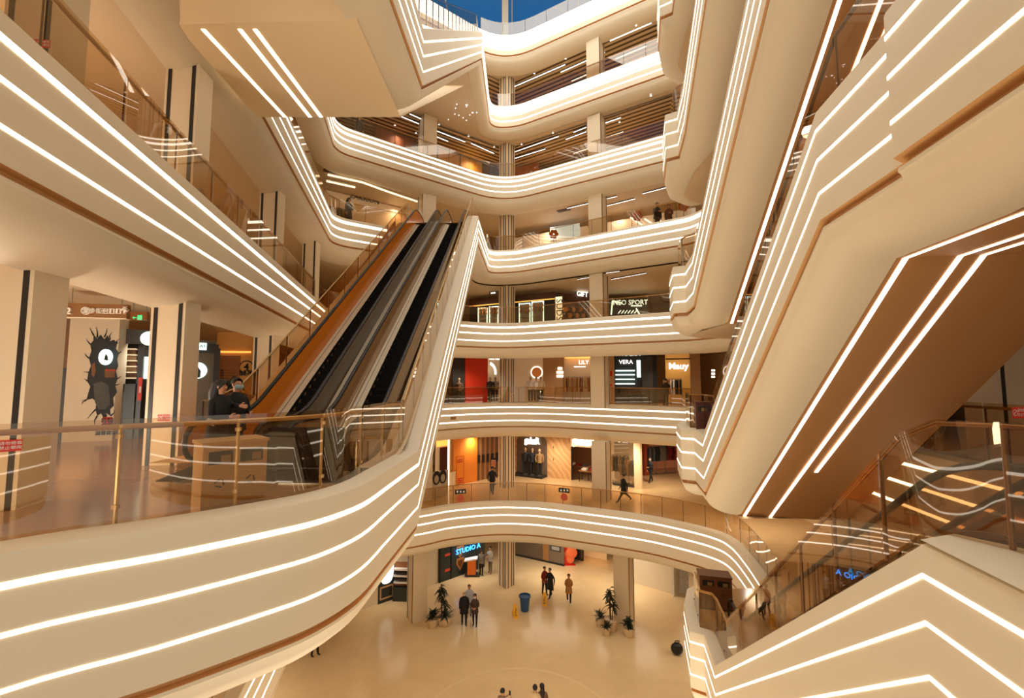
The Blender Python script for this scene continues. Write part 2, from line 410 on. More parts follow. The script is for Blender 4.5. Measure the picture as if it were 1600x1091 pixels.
# level 3: gallery beside the deck, far arms, gallery behind the flights
e3 = fillet([(LG(9.3), 9.3), QL, (-.2, 29.9), (9.3, 24.0), (RGx(20), 20), (RGx(-3), -3)], [1.3, 6.5, 1.2, 1.])
fascia(v3(e3, LV[3] + .2), ((-.3, .055), (-.7, .055), (-1.15, .055)), far=.25)
d3 = [(p.x, p.y) for p in offset(v3(deck3, 0), -.3)]
i3 = [(p.x, p.y) for p in offset(v3(e3, 0), -.3)]
slab([(-6, -3), (-5.9, 1.2)] + d3 + [(-2.2, 9.6), (-6.0, 9.6)] + i3, LV[3], 'floor_3', FLOOR3)
i3 = [(p.x, p.y) for p in offset(v3(e3, 0), -1.)]
slab([(-7, -3), (-7, 9.3)] + i3, LV[3] - 2.0, 'ceiling_2', CEILM)
# level 2
e2 = [Vector((p[0], p[1], 0)) for p in [(-3.3, -.5), (-6.0, 10.3), (-8.4, 20.3), (-8.3, 21.3), (-7.4, 22.0), (-4.67, 23.5), (-3.35, 24.4), (-1.24, 25.05), (.87, 25.0), (2.69, 24.4), (6.38, 22.7), (8.0, 21.5), (9.1, 20.3), (9.35, 19.2), (9.0, 17.2), (8.2, 14.0), (7.5, 10.), (5.4, -3)]]
e2 = [e2[0]] + spline(e2[1:], 5)
fascia(v3(e2, LV[2] + .2), ((-.3, .052), (-.72, .052), (-1.2, .052)), gdz=-1.75, cdz=-2.4, cin=.7, far=.2)
floor_and_ceiling([(p.x, p.y) for p in e2], 2, outer=[(17, -3), (17, 40), (-21, 40), (-21, -3)])
# level 1 floor
struct(MB().quad((-24, -14, LV[1]), (20, -14, LV[1]), (20, 42, LV[1]), (-24, 42, LV[1])), 'floor', FLOORM)
# ---- stacked flights on the other side
KT = {2: ((4.87, 11.0), (3.6, 3.95)), 3: ((5.04, 11.65), (4.03, 5.55)), 4: ((5.06, 12.0), (4.05, 5.75)), 5: ((4.95, 12.0), (3.95, 5.85)), 6: ((4.95, 12.2), (3.95, 6.0))}
def flight_path(k):
    K, T = KT[k]; kx, ky = K; z0, z1 = LV[k] + .2, LV[k + 1] + .2
    ux, uy = T[0] - kx, T[1] - ky; L = math.hypot(ux, uy); ux /= L; uy /= L
    foot = [(kx + 1.6, ky + 4.4), (kx + .9, ky + 3.9), (kx + .4, ky + 2.9), (kx - .02, ky + 1.45), (kx + .3, ky + 1.25), (kx, ky)]
    p = v3(foot, z0)
    near = [(T[0] + ux * d, T[1] + uy * d) for d in (0, 1.5, 1.62, 8.6)]
    p += v3(near, z1)
    return p, [0] * (len(foot) + 2) + [.16, .16]
flights = {}
for k in KT:
    p, b = flight_path(k); flights[k] = p
    f = fascia(p, ((-.3, .04), (-.7, .038), (-1.15, .038)), b, cin=.85, cdz=-2.05)
    # soffit, far cheek
    ins = offset(p, -.85); far = offset(p, -3.2)
    mb = MB()
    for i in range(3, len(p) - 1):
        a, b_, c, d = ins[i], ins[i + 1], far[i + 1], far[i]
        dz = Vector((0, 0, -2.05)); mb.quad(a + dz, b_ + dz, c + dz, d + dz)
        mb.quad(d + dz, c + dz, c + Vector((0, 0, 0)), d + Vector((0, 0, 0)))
    mb.build('soffit', mat('flight_soffit_shaded', (184, 132, 80), .6, noise=.03, nscale=.6), f)  # shade under the flights put into a darker, oranger cream
    if k in (3, 4, 5, 6):
        for off, a, e in ((.95, 5, len(p)), (1.55, 5, len(p)), (1.8, 5, len(p))):
            q0 = offset(p, -off - .035); q1 = offset(p, -off + .035); mb = MB(); dz = Vector((0, 0, -2.058))
            for i in range(5, len(p) - 1):
                s0 = .3 if (off == 1.8 and i == 5) else 0
                A, B = q0[i].lerp(q0[i + 1], s0), q1[i].lerp(q1[i + 1], s0)
                mb.quad(A + dz, q0[i + 1] + dz, q1[i + 1] + dz, B + dz)
            mb.build('led_strip', STRIP, f)
    # foot deck and top landing floors
    K, T = KT[k]
    i4 = [(q.x, q.y) for q in offset(p[:6], -.3)]
    struct(MB().poly(v3(i4 + [(RGx(K[1]) + .3, K[1]), (RGx(K[1] + 4.4) + .3, K[1] + 4.4)], LV[k] + (.004 if k > 2 else .004))), 'floor_%d' % (10 + k), FLOORU)
    kx, ky = K
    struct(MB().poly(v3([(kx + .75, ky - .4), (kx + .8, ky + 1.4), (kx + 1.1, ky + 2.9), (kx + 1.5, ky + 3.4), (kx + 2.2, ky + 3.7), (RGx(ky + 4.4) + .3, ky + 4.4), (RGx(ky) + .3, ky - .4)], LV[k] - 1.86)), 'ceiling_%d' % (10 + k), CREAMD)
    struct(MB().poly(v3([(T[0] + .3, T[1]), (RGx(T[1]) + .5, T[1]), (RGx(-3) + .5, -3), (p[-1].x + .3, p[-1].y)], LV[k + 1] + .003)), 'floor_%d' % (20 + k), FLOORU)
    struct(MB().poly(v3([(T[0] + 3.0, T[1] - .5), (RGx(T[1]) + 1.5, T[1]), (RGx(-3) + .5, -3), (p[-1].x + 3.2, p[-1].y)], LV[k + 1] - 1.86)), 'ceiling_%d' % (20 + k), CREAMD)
# underside of the level-5 deck with its three light lines
mb = MB(); zz = LV[5] + .2 - 2.1
mb.quad((-6.15, 7.5, zz), (-2.8, 7.4, zz), (-2.75, 10.3, zz), (-6.3, 10.3, zz))
mb.quad((-6.15, 7.5, zz), (-2.8, 7.4, zz), (-2.9, 3.5, zz + 1.7), (-5.6, 3.5, zz + 1.7))
mb.quad((-6.3, 10.3, zz), (-2.75, 10.3, zz), (-2.5, 22.0, zz + 9.15), (-6.3, 22.0, zz + 9.15))
dk = struct(mb, 'ceiling_30', mat('deck_soffit_lightened', (242, 218, 178), .6, noise=.03, nscale=.6))  # paler cream, with bounced light put into the colour
for x0, x1 in ((-5.72, -5.6), (-5.04, -4.98), (-4.76, -4.71)):
    MB().quad((x0 - .04, 7.6, zz - .008), (x0 + .04, 7.6, zz - .008), (x1 + .04, 10.3, zz - .008), (x1 - .04, 10.3, zz - .008)).build('led_strip', STRIP, dk)
# underside and left cheek of the level-3 flight
mb = MB(); zz = LV[3] + .2 - 2.2
mb.quad((-6.1, 9.6, zz), (-2.6, 9.6, zz), (-2.4, 22.1, zz + 9.9), (-6.1, 22.1, zz + 9.9))
mb.quad((-6.05, 9.6, zz), (-6.05, 22.1, zz + 9.9), (-6.05, 22.1, 10.), (-6.05, 9.3, 0.1))
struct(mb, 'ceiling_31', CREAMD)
mb = MB(); mb.quad((-6.2, 10.3, 8.1), (-6.2, 22.1, 17.4), (-6.2, 22.1, 20.), (-6.2, 10.0, 10.1)); struct(mb, 'wall_flight', CREAM)
# slatted ceilings over the two top galleries, one sheet along each arm
n_ = 40
for z in (LV[7] - 2.03, LV[8] - 2.03):
    struct(MB().poly([(-.4, 29.9, z), (9.2, 23.8, z), (13, 23.8, z), (13, 33.9, z), (-.4, 33.9, z)]), 'ceiling_%d' % n_, SLR)
    struct(MB().poly([(-.4, 29.9, z), (-10.3, 23.0, z), (-14.0, 23.0, z), (-14.0, 33.9, z), (-.4, 33.9, z)]), 'ceiling_%d' % (n_ + 1), SLL); n_ += 2
# ---- outer walls
def wall(name, a, b, z0, z1, m=WARMW):
    return struct(MB().quad((a[0], a[1], z0), (b[0], b[1], z0), (b[0], b[1], z1), (a[0], a[1], z1)), name, m)
wall('wall_back', (-24, 37), (20, 37), LV[1], 25.0)
wall('wall_left', (-11.0, -3), (-18.2, 37), LV[1], 25.0)
wall('wall_right', (13.2, -3), (15.7, 37), LV[1], 25.0)
# ---- columns
def column(x, y, k, rz, w=.62, d=.6, corner=False):
    """(x, y) = front corner on the plain side; grooves on the front face, the other face plain (corner: grooves on both)"""
    z0 = LV[k]; z1 = LV[k + 1] - (1.95 if k != 3 else 1.33)
    o = struct(MB().box((x, y, (z0 + z1) / 2), (w, d, z1 - z0), rz), 'column', GREYCOL)
    M = Matrix.Translation((x, y, 0)) @ Matrix.Rotation(rz, 4, 'Z')
    for side in (range(4) if corner else (0,)):
        a = Matrix.Rotation(side * math.pi / 2, 4, 'Z'); hw = (d if side % 2 == 0 else w) / 2; hh = w if side % 2 == 0 else d
        for u in (-hh * .36, hh * .36) if not corner else (-hh * .3, hh * .1, hh * .32):
            c = M @ (a @ Vector((u, -hw - .002, 0)))
            MB().box((c.x, c.y, (z0 + z1) / 2), (.07 if not corner else .06, .012, z1 - z0), rz + side * math.pi / 2).build('groove', DARK, o)
    return o
for k in range(1, 8):
    for (x, y, rz, c) in ((-.35, 29.5 if k != 3 else 31.2, R(45), True), (-5.3, 26.3, R(-55), False), (5.3, 26.2, R(55), False)):
        if k == 1 and abs(x) > 3: x, y = (-5.35, 25.5) if x < 0 else (6.25, 25.2)
        column(x, y, k, rz, .78 if c else .9, .78 if c else .85, c)
for (x, y) in ((-6.5, 5.75), (-6.72, 8.65), (-8.2, 14.5), (-9.35, 19.9)):
    for k in (2, 3, 4):
        column(x, y, k, R(6), .62, .5)
for (x, y) in ((10.0, 8.95), (11.0, 14.5)):
    for k in (2, 3, 4): column(x, y, k, R(-3), .8, .7)
# skylight over the well, dusk sky behind it
SKY = mat('dusk_sky_glass', (40, 92, 140), .3, emit=.75, ergb=(26, 84, 136), noise=.25, nscale=.12)
sk = struct(MB().quad((-20, -3, 36), (20, -3, 36), (20, 48, 36), (-20, 48, 36)), 'window_1', SKY)
sb = struct(MB().quad((-20, 47, 24), (20, 47, 24), (20, 47, 36), (-20, 47, 36)), 'window_2', SKY)
mb = MB()
for x in (-12, -6, 0, 6, 12): mb.box((x, 22, 35.9), (.12, 50, .2))
mb.build('window_frame', GREYCOL, sk)
struct(MB().box((-.55, 33, 30), (.5, .5, 12)), 'column', GREYCOL)
# ------------------------------------------------------------------ glass balustrades
def gl(path, d=.3): return offset(path, -d)
RG = 'glass balustrades along the galleries'
g = gl(p5); n = n5
railing(g[2:n], 'frameless glass balustrade with brass handrail round the curved escalator deck', 1.0, 1.02, rail_h=.94, rail_r=.028, sub=4, clamps=True, postmat=BRASS, post_r=.02, group=RG)
railing(g[n - 1:n + 1], 'sloping glass balustrade beside the double escalator, above its lit cladding', 1.15, 1.02, rail_h=.98, rail_r=.02, railmat=BRASS, post_r=.012, sub=2, group=RG)
railing(g[n:n + 24], 'glass balustrade on the storey where the double escalator arrives, beyond its landing', 1.2, 1.02, rail_h=.98, rail_r=.022, post_r=.014, group=RG)
g7 = gl(p7)
railing(g7[n7:n7 + 24], 'glass balustrade on the top storey under the sky with blinding white edge', 1.3, 1.02, rail_h=.98, rail_r=.022, post_r=.014, group=RG)
railing(g7[n7 - 1:n7 + 1], 'sloping glass balustrade with dark posts high up beside the upper escalator', 1.0, 1.02, rail_h=.98, rail_r=.02, railmat=BRONZE, post_r=.016, sub=2, group=RG)
def cut(path, y0, x1=9.6):
    """stretch of a rim that can be seen"""
    q = [p for p in path if p.y >= y0 or p.x < 0]
    i = next((j for j, p in enumerate(path) if p.x > x1), len(path))
    return path[:i + 1]
L4 = gl(v3(rims[4], LV[4] + .2)); i4 = max(range(len(L4)), key=lambda j: -L4[j].x)
railing(resample(L4[:i4 + 1], 1.)[2:], 'long glass balustrade with wooden rail above three light lines, beside tall columns', 1.5, 1.02, rail_h=.96, rail_r=.03, sub=2, group=RG, post_r=.012)
railing(cut(L4[i4:], 0), 'glass balustrade in front of dark shops with glowing showcases', 1.3, 1.02, rail_h=.98, rail_r=.02, post_r=.012, group=RG)
e5 = fillet([(LG(10.3), 10.3), QL, (-5.9, 24.3)], [1.3])
railing(gl(v3(e5, LV[5] + .2)), 'glass balustrade rounding the corner where a visitor in black stands', 1.4, 1.02, rail_h=.98, rail_r=.02, post_r=.012, group=RG)
L6 = gl(v3(rims[6], LV[6] + .2)); i6 = max(range(len(L6)), key=lambda j: -L6[j].x)
railing(cut(L6[i6:], 0), 'glass balustrade sweeping round the well above four light lines, under slatted ceiling', 1.5, 1.02, rail_h=.98, rail_r=.022, post_r=.012, group=RG)
L8 = gl(v3(rims[8], LV[8] + .2)); i8 = max(range(len(L8)), key=lambda j: -L8[j].x)
railing(cut(L8[i8 + 8:], 0), 'topmost glass balustrade against the blue sky', 1.6, 1.1, rail_h=1.05, rail_r=.02, post_r=.012, group=RG, glass=glass_mat('tinted_glass', (150, 165, 175), 1.2, .1))
L3g = gl(v3(e3, LV[3] + .2)); i3_ = max(range(len(L3g)), key=lambda j: -L3g[j].x)
railing(L3g[:i3_ + 1], 'glass balustrade beside the escalator foot near the lift hall sign', 1.3, 1.02, rail_h=.98, rail_r=.02, post_r=.012, group=RG)
railing(cut(L3g[i3_ + 3:], 0), 'glass balustrade in front of the red wall and clothes shops', 1.2, 1.02, rail_h=.98, rail_r=.02, post_r=.014, group=RG)
i_r = next(j for j, p in enumerate(L3g) if p.x > 9.6)
railing([p for p in L3g[i_r + 2:] if p.y < 19][::1] if len([p for p in L3g[i_r + 2:] if p.y < 19]) > 1 else [Vector((10.2, 18.5, .2)), Vector((8.6, 10.6, .2)), Vector((8.1, 7.0, .2)), Vector((7.9, 5.8, .2))], 'glass balustrade with brass rail beside the tall column with a red notice', 1.4, 1.02, rail_h=.94, rail_r=.025, post_r=.016, group=RG)
L2g = gl([p + Vector((0, 0, LV[2] + .2)) for p in e2])
railing(L2g[6:], 'long curved glass balustrade on the arched storey above the ground floor', 1.05, 1.02, rail_h=.98, rail_r=.02, post_r=.016, group=RG)
railing(resample(L2g[:4], 1.), 'glass balustrade partly hidden below the curved deck', 1.3, 1.02, rail_h=.98, rail_r=.02, post_r=.012, group=RG)
lab = {2: 'tall glass balustrade climbing beside the descending escalator, with bronze posts', 3: 'sloping glass balustrade along the big flight whose underside has light lines', 4: 'sloping glass balustrade of the second stacked flight, seen from below', 5: 'sloping glass balustrade of the third stacked flight, seen from below', 6: 'sloping glass balustrade of the topmost stacked flight'}
for k, p in flights.items():
    gp = gl(p)
    if k == 2:
        q = gp[2:7]; q = q[:-1]
        K, T = KT[2]
        railing(gp[2:6], 'glass balustrade around the small deck with the brown bins', .95, 1.02, rail_h=.95, rail_r=.035, post_r=.022, group=RG, clamps=True)
        inc = [gp[5], Vector((3.88, 4.3, LV[3] + .15)), Vector((3.98, 4.0, LV[3] + .2)), Vector((4.2, 3.5, LV[3] + .2)), Vector((4.3, 2.4, LV[3] + .2))]
        r2 = railing(inc, lab[2], 1.35, 1.06, rail_h=1.02, rail_r=.022, post_r=.022, postmat=mat('bronze_post', (140, 100, 64), .35, metal=.6), railmat=mat('bronze_rail', (150, 108, 68), .35, metal=.5), sub=3, group=RG)
        struct(MB().poly([(3.6, 3.95, .205), (4.05, 4.1, .205), (4.35, 3.6, .205), (4.4, 1.5, .205), (3.1, 1.5, .205)]), 'trim_40', CREAM)
    else:
        railing(gp[2:6] if k < 6 else gp[2:6], {3: 'glass balustrade of the foot deck with bronze posts, before the corner shop', 4: 'glass balustrade of the foot deck one storey above the corner shop', 5: 'glass balustrade of the upper foot deck, beside the slatted ceiling', 6: 'glass balustrade of the topmost foot deck'}[k], 1.0, 1.02, rail_h=.98, rail_r=.022, post_r=.018, group=RG)
        railing(gp[5:8], lab[k], 1.6, 1.1, rail_h=1.1, rail_r=.028, railmat=mat('dark_brown_rail', (58, 34, 22), .35), post_r=.014, sub=2, group=RG)
# ------------------------------------------------------------------ escalators
ORANGE = mat('orange_reflection_panel', (205, 112, 28), .18, noise=.22, nscale=.35, emit=.10)  # reflections in the glass painted as solid orange with a faint glow
OLIVE = mat('olive_grey_panel', (112, 98, 80), .15, noise=.15, nscale=.6)
BROWNP = mat('brown_mirror_panel', (176, 136, 92), .12, noise=.15, nscale=.5)
GREYP = mat('grey_skirt_panel', (150, 146, 136), .2)
STEP = mat('escalator_step', (9, 9, 12), .65, noise=.2, nscale=9, spec=.2)
def esc_line(run, rise, f0=1.5, f1=1.5):
    q = fillet([(-f0, 0), (0, 0), (run, rise), (run + f1, rise)], [2.2, 2.2], 6)
    return [(p.x, p.y) for p in q]
def escalator(name, label, foot, ang, run, rise, bw, panels, left_gap=.23, right_gap=.1, group=None, ph=.88, f0=1.3, thick=.03, f1=1.5, low_right=None):
    """foot = middle of the belt where the incline starts; x across, y up the slope (local)"""
    t = thing(name, label, 'escalator', foot, ang, group)
    base = Vector(foot); line = esc_line(run, rise, f0, f1)
    def put(mb, nm, m, sm=None, par=None):
        mb.v = [tuple(Vector(v) + base) for v in mb.v]; return mb.build(nm, m, par or t, sm)
    # steps
    mb = MB(); n = int(rise / .17); h = bw / 2; pr = [(-f0 + .3, 0.)]
    for i in range(n): pr += [(run * i / n, rise * (i + .3) / n), (run * (i + .97) / n, rise * (i + .3) / n)]
    pr += [(run, rise), (run + f1 - .4, rise)]
    vs = [(sx * h, u, z) for (u, z) in pr for sx in (-1, 1)]
    mb.add(vs, [(2 * i, 2 * i + 1, 2 * i + 3, 2 * i + 2) for i in range(len(pr) - 1)])
    put(mb, 'step_belt', STEP)
    for u0, u1, z in ((-f0 - .6, -f0 + .32, .006), (run + f1 - .42, run + f1 + .2, rise + .006)):
        put(MB().box((0, (u0 + u1) / 2, z), (bw + .3, u1 - u0, .02)), 'comb_plate', STEEL)
    for side, gap, pm in ((-1, left_gap, panels[0]), (1, right_gap, panels[1])):
        x = side * (h + gap)
        arc = [(-f0 - .34 * math.sin(math.pi * k / 8), ph / 2 + .12 + .32 * math.cos(math.pi * k / 8)) for k in range(0, 9)]
        arc2 = [(run + f1 + .34 * math.sin(math.pi * k / 8), rise + ph / 2 + .12 + .32 * math.cos(math.pi * k / 8)) for k in range(0, 9)]
        top = [(u, z + ph) for u, z in line]
        if side > 0 and low_right:
            mb = MB(); vs = [(x, u, z - .12) for u, z in line] + [(x, u, z + .34) for u, z in line]; m_ = len(line)
            mb.add(vs, [(i, i + 1, m_ + i + 1, m_ + i) for i in range(m_ - 1)]); put(mb, 'lower_panel', low_right)
        mb = MB()
        for dx in (-thick / 2, thick / 2):
            vs = [(x + dx, u, z - .12) for u, z in line] + [(x + dx, u, z) for u, z in top]; m_ = len(line)
            mb.add(vs, [(i, i + 1, m_ + i + 1, m_ + i) for i in range(m_ - 1)])
            mb.add([(x + dx, -f0, ph / 2 + .1)] + [(x + dx, u, z) for u, z in arc], [(0, i, i + 1) for i in range(1, 9)])
            mb.add([(x + dx, run + f1, rise + ph / 2 + .1)] + [(x + dx, u, z) for u, z in arc2], [(0, i, i + 1) for i in range(1, 9)])
        put(mb, 'balustrade_panel', pm)
        rail = [(x, u, z + .02) for u, z in reversed(arc)] + [(x, u, z + .03) for u, z in top] + [(x, u, z + .02) for u, z in arc2]
        put(MB().tube(rail, .042, 8), 'handrail', BLACK, 50)
        # skirt ledge between belt and panel with dark seams
        mb = MB(); xi = side * h
        sec = [(xi, -.02), (xi, .10), (xi + side * .02, .12), (xi + side * (gap * .55), .14), (xi + side * (gap * .62), .14), (x, .17)]
        mi = [2, 0, 0, 2, 0]
        vs = [(sx, u, z + dz) for (u, z) in line for (sx, dz) in sec]; k_ = len(sec)
        for i in range(len(line) - 1):
            for j in range(k_ - 1):
                mb.f.append((i * k_ + j, i * k_ + j + 1, (i + 1) * k_ + j + 1, (i + 1) * k_ + j)); mb.mi.append(mi[j])
        mb.v = vs
        put(mb, 'skirt', [CREAM, GREYP, DARK])
    return t
RUN, RISE = 14.1, 10.
YF = 8.8
escalator('escalator', 'long escalator with black steps and orange side panel, next to the pair in black', (-4.68, YF, 0), R(-.6), RUN, RISE, .8, (ORANGE, OLIVE), group='twin escalators climbing two storeys')
escalator('escalator', 'long escalator with black steps beside the sloping glass and lit cladding', (-3.1, YF, 0), R(-.6), RUN, RISE, .74, (BROWNP, GLASS), left_gap=.2, right_gap=.07, ph=.88, low_right=GREYP, group='twin escalators climbing two storeys')
# sloping cover strips between and beside the two flights
ln = esc_line(RUN, RISE, 1.5)
def cover(x0, x1, dz, name, m):
    mb = MB(); vs = [(x, YF + u, z + dz) for u, z in ln for x in (x0, x1)]
    mb.add(vs, [(2 * i, 2 * i + 1, 2 * i + 3, 2 * i + 2) for i in range(len(ln) - 1)]); return struct(mb, name, m)
cov = cover(-4.12, -3.62, .3, 'trim_41', CREAM)
cover(-2.58, -2.15, .17, 'trim_42', CREAMD); cover(-6.0, -5.28, .25, 'trim_43', WARMW)
mb = MB(); vs = [(x, YF + u, z + .305) for u, z in ln for x in (-3.93, -3.89)]; mb.add(vs, [(2 * i, 2 * i + 1, 2 * i + 3, 2 * i + 2) for i in range(len(ln) - 1)]); mb.build('seam', DARK, cov)
lr = [Vector((-5.6, YF + u, z + .25)) for u, z in ln][2:]
railing(lr, 'sloping glass balustrade with thin brass rail behind the orange escalator panel', 1.45, 1.05, rail_h=1.03, rail_r=.022, post_r=.016, sub=2, group=RG)
# descending escalator on the near flight
K, T = KT[2]
for off, lb in ((1.42, 'escalator descending to the arched storey, behind the near glass with bronze posts'), (2.6, 'second escalator descending to the arched storey, farther from the near glass')):
    a = offset(flights[2], -off); f = a[5]; tp = a[6]
    d = Vector((tp.x - f.x, tp.y - f.y)); ang = math.atan2(d.y, d.x) - math.pi / 2
    fl = math.hypot(d.x, d.y); dn = d.normalized() * .9
    escalator('escalator', lb, (f.x - dn.x, f.y - dn.y, LV[2]), ang, fl, -LV[2], .68, (GLASS, GLASS), left_gap=.12, right_gap=.12, group='escalators of the lowest stacked flight', f0=1., f1=3.2, ph=.78)
mb = MB(); a0 = offset(flights[2], -.3); a1 = offset(flights[2], -3.1)
mb.quad(a0[5] - Vector((0, 0, .35)), a1[5] - Vector((0, 0, .35)), a1[6] - Vector((0, 0, .35)), a0[6] - Vector((0, 0, .35)))
struct(mb, 'trim_44', mat('flight_bed', (150, 104, 62), .4))
# ------------------------------------------------------------------ shop fronts on the far galleries
class Face:
    """a vertical wall line in plan; px/py pick the spot on it"""
    def __init__(s, a, b):
        s.a = Vector((a[0], a[1], 0)); s.b = Vector((b[0], b[1], 0)); s.d = (s.b - s.a).normalized()
        s.n = Vector((s.d.y, -s.d.x, 0)); s.ang = math.atan2(s.d.y, s.d.x)
    def at(s, px, py, off=0.):
        o = s.a + s.n * off; r = ray(px, py)
        # o + d*t = (r0,r1)*k
        det = s.d.x * (-r[1]) + s.d.y * r[0]
        t = (-o.x * (-r[1]) + -o.y * r[0]) / det if abs(det) > 1e-9 else 0
        p = o + s.d * t; k = p.y / r[1]
        return Vector((p.x, p.y, CZ + r[2] * k))
    def rect(s, px0, px1, py0, py1, off=0.):
        pm = (py0 + py1) / 2; pxm = (px0 + px1) / 2
        A = s.at(px0, pm, off); B = s.at(px1, pm, off); zt = s.at(pxm, py0, off).z; zb = s.at(pxm, py1, off).z
        return A, B, zb, zt
    def box(s, mb, px0, px1, py0, py1, off=0., th=.06, mi=0, zb=None, zt=None):
        A, B, b, t = s.rect(px0, px1, py0, py1, off); b = b if zb is None else zb; t = t if zt is None else zt
        c = (A + B) / 2 + s.n * (th / 2 if th > 0 else 0); L = (B.xy - A.xy).length
        return mb.box((c.x, c.y, (b + t) / 2), (L, abs(th), t - b), s.ang, mi)
    def text(s, txt, px, py, size, off=.05, m=None, parent=None, name='lettering', sx=1., vertical=False, depth=.02, bold=0.):
        p = s.at(px, py, off)
        ux, uz = (s.d, Vector((0, 0, 1))) if not vertical else (Vector((0, 0, -1)), s.d)
        return text_mb(txt, size, p, ux, uz, depth, sx=sx, bold=bold).build(name, m, parent)
LITW = mat('lit_sign_white', (255, 252, 245), .4, emit=2.2, ergb=(255, 250, 242), noise=0)
LITC = mat('cool_light_tube', (225, 245, 240), .4, emit=1.7, ergb=(215, 245, 235), noise=0)
LITB = mat('lit_blue', (60, 150, 240), .4, emit=4., ergb=(50, 150, 255), noise=0)
LITY = mat('lit_ceiling_warm', (255, 190, 90), .4, emit=1.3, ergb=(255, 180, 80), noise=0)
CREAMW = mat('cream_shop_wall', (236, 206, 158), .55, noise=.04, emit=.12)  # slight emission stands in for light inside the shops
TAN = mat('tan_pier', (204, 162, 112), .55, noise=.05)
ORW = mat('orange_shop_wall', (228, 128, 34), .5, noise=.05, emit=.12)  # orange and red walls also emit a little to look lit
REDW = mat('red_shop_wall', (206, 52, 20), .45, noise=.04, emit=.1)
MARB = wood_mat('veined_stone', (214, 172, 120), (196, 148, 96), .9, .3, (0, R(40), R(10)), 6.)
PLEAT = stripe_mat('pleated_partition', (176, 124, 72), (120, 82, 46), 3.2, 0, .5, .4)
BLK = mat('black_shop', (30, 28, 28), .45, noise=.15)
DGREEN = mat('dark_green_wall', (38, 50, 48), .4, noise=.1)
SHADE = mat('dim_window_back', (108, 90, 70), .6, noise=.15)
WOODM = wood_mat('warm_wood', (170, 112, 58), (140, 88, 44), 3., .45)
def shop(name, label, loc, cat='shop front', group=None): return thing(name, label, cat, loc, group=group)
def part_box(F, t, name, m, px0, px1, py0, py1, off=0., th=.06, **k):
    mb = MB(); F.box(mb, px0, px1, py0, py1, off, th, **k); return mb.build(name, m, t)
WLn = {1: Face((-4.9, 29.8), (-2.3, 32.1)), 2: Face((-4.05, 29.6), (-.8, 33.)), 3: Face((-4.4, 31.4), (-.6, 34.2)), 4: Face((-3.2, 32.6), (2.75, 29.6))}
WRn = {1: Face((.5, 34.3), (3.7, 32.5)), 2: Face((.4, 33.7), (6.2, 30.4)), 3: Face((.2, 34.4), (9., 31.8)), 4: Face((2.85, 29.6), (8.6, 33.))}
# ---- storey 2
F = WLn[2]; z = LV[2]; zt = -1.9
t = shop('storefront', 'open shop entrance with glowing yellow ceiling beside the orange wall', F.at(696, 760))
part_box(F, t, 'back_wall', CREAMW, 680, 707, 684, 764, -1.2, .06, zb=z, zt=zt)
part_box(F, t, 'lit_ceiling', LITY, 682, 702, 684, 697, -1.1, .05)
part_box(F, t, 'door', mat('dark_brown_door', (84, 44, 28), .4), 687, 699, 699, 742, -1.05, .06, zb=z)
part_box(F, t, 'light_frame', LITW, 699.3, 701, 686, 758, -.1, .05, zb=z)
part_box(F, t, 'pier', TAN, 701.5, 707, 684, 760, -.1, .12, zb=z, zt=zt)
o = part_box(F, None, 'shop_wall_panel', ORW, 707, 744, 676, 757, 0, .12, zb=z, zt=zt); tag(o, 'plain bright orange shop wall with red printed panel', 'wall panel')  # solid shop wall rather than a partition
for dy in (716, 751): pass
mb = MB()
for a in (713, 724.4): F.box(mb, a, a + .5, 713, 756, .125, .008)
for a in (713, 756): F.box(mb, 713, 724.9, a, a + .5, .125, .008)
for yy in (718, 721, 747, 750, 753): F.box(mb, 715, 723, yy, yy + 1.6, .125, .008)
mb.build('printed_panel', mat('red_print', (190, 50, 20), .5), o)
t = shop('folding_partition', 'brown pleated folding partition with six dark windows under dark header', F.at(764, 746), 'partition')
part_box(F, t, 'pleats', PLEAT, 744, 786, 682, 746, 0, .1, zb=z, zt=-2.25)
part_box(F, t, 'header', DGREEN, 743.5, 786, 672, 682, -.02, .16, zt=zt, zb=-2.3)
for i in range(6): part_box(F, t, 'window_pane', BLACK, 746 + i * 7.1, 749.8 + i * 7.1, 711 - i * .9, 724 - i * .9, .1, .03)
t = shop('poster_board', 'board with a black and white portrait print at the entrance', F.at(687, 762, 1.5), 'poster board')
part_box(F, t, 'board', mat('pale_print', (206, 190, 165), .5), 676, 699, 736, 765, 1.5, .08, zb=z)
for cx, cy in ((682, 747), (692, 745)):
    p = F.at(cx, cy, 1.6); m_ = MB(); n = 14
    for k, (rr, mm) in enumerate(((.42, 0), (.24, 1))):
        m_.add([p + F.d * (.7 * rr * math.cos(2 * math.pi * i / n)) + Vector((0, 0, rr * math.sin(2 * math.pi * i / n) - (.08 if k else 0))) + F.n * (.005 + .004 * k) for i in range(n)], [tuple(range(n))], mm)
    m_.build('portrait_print', [BLACK, mat('grey_print', (178, 160, 138), .5)], t)
t = shop('easel_sign', 'small cream folding sign leaning beside the orange wall', F.at(706, 757, .9), 'sign')
part_box(F, t, 'board', CREAMW, 703, 711, 738, 757, .9, .04, zb=z + .05)
for a in (703.6, 710): part_box(F, t, 'leg', WOODM, a, a + .8, 734, 759, .86, .03, zb=z)
F = WRn[2]
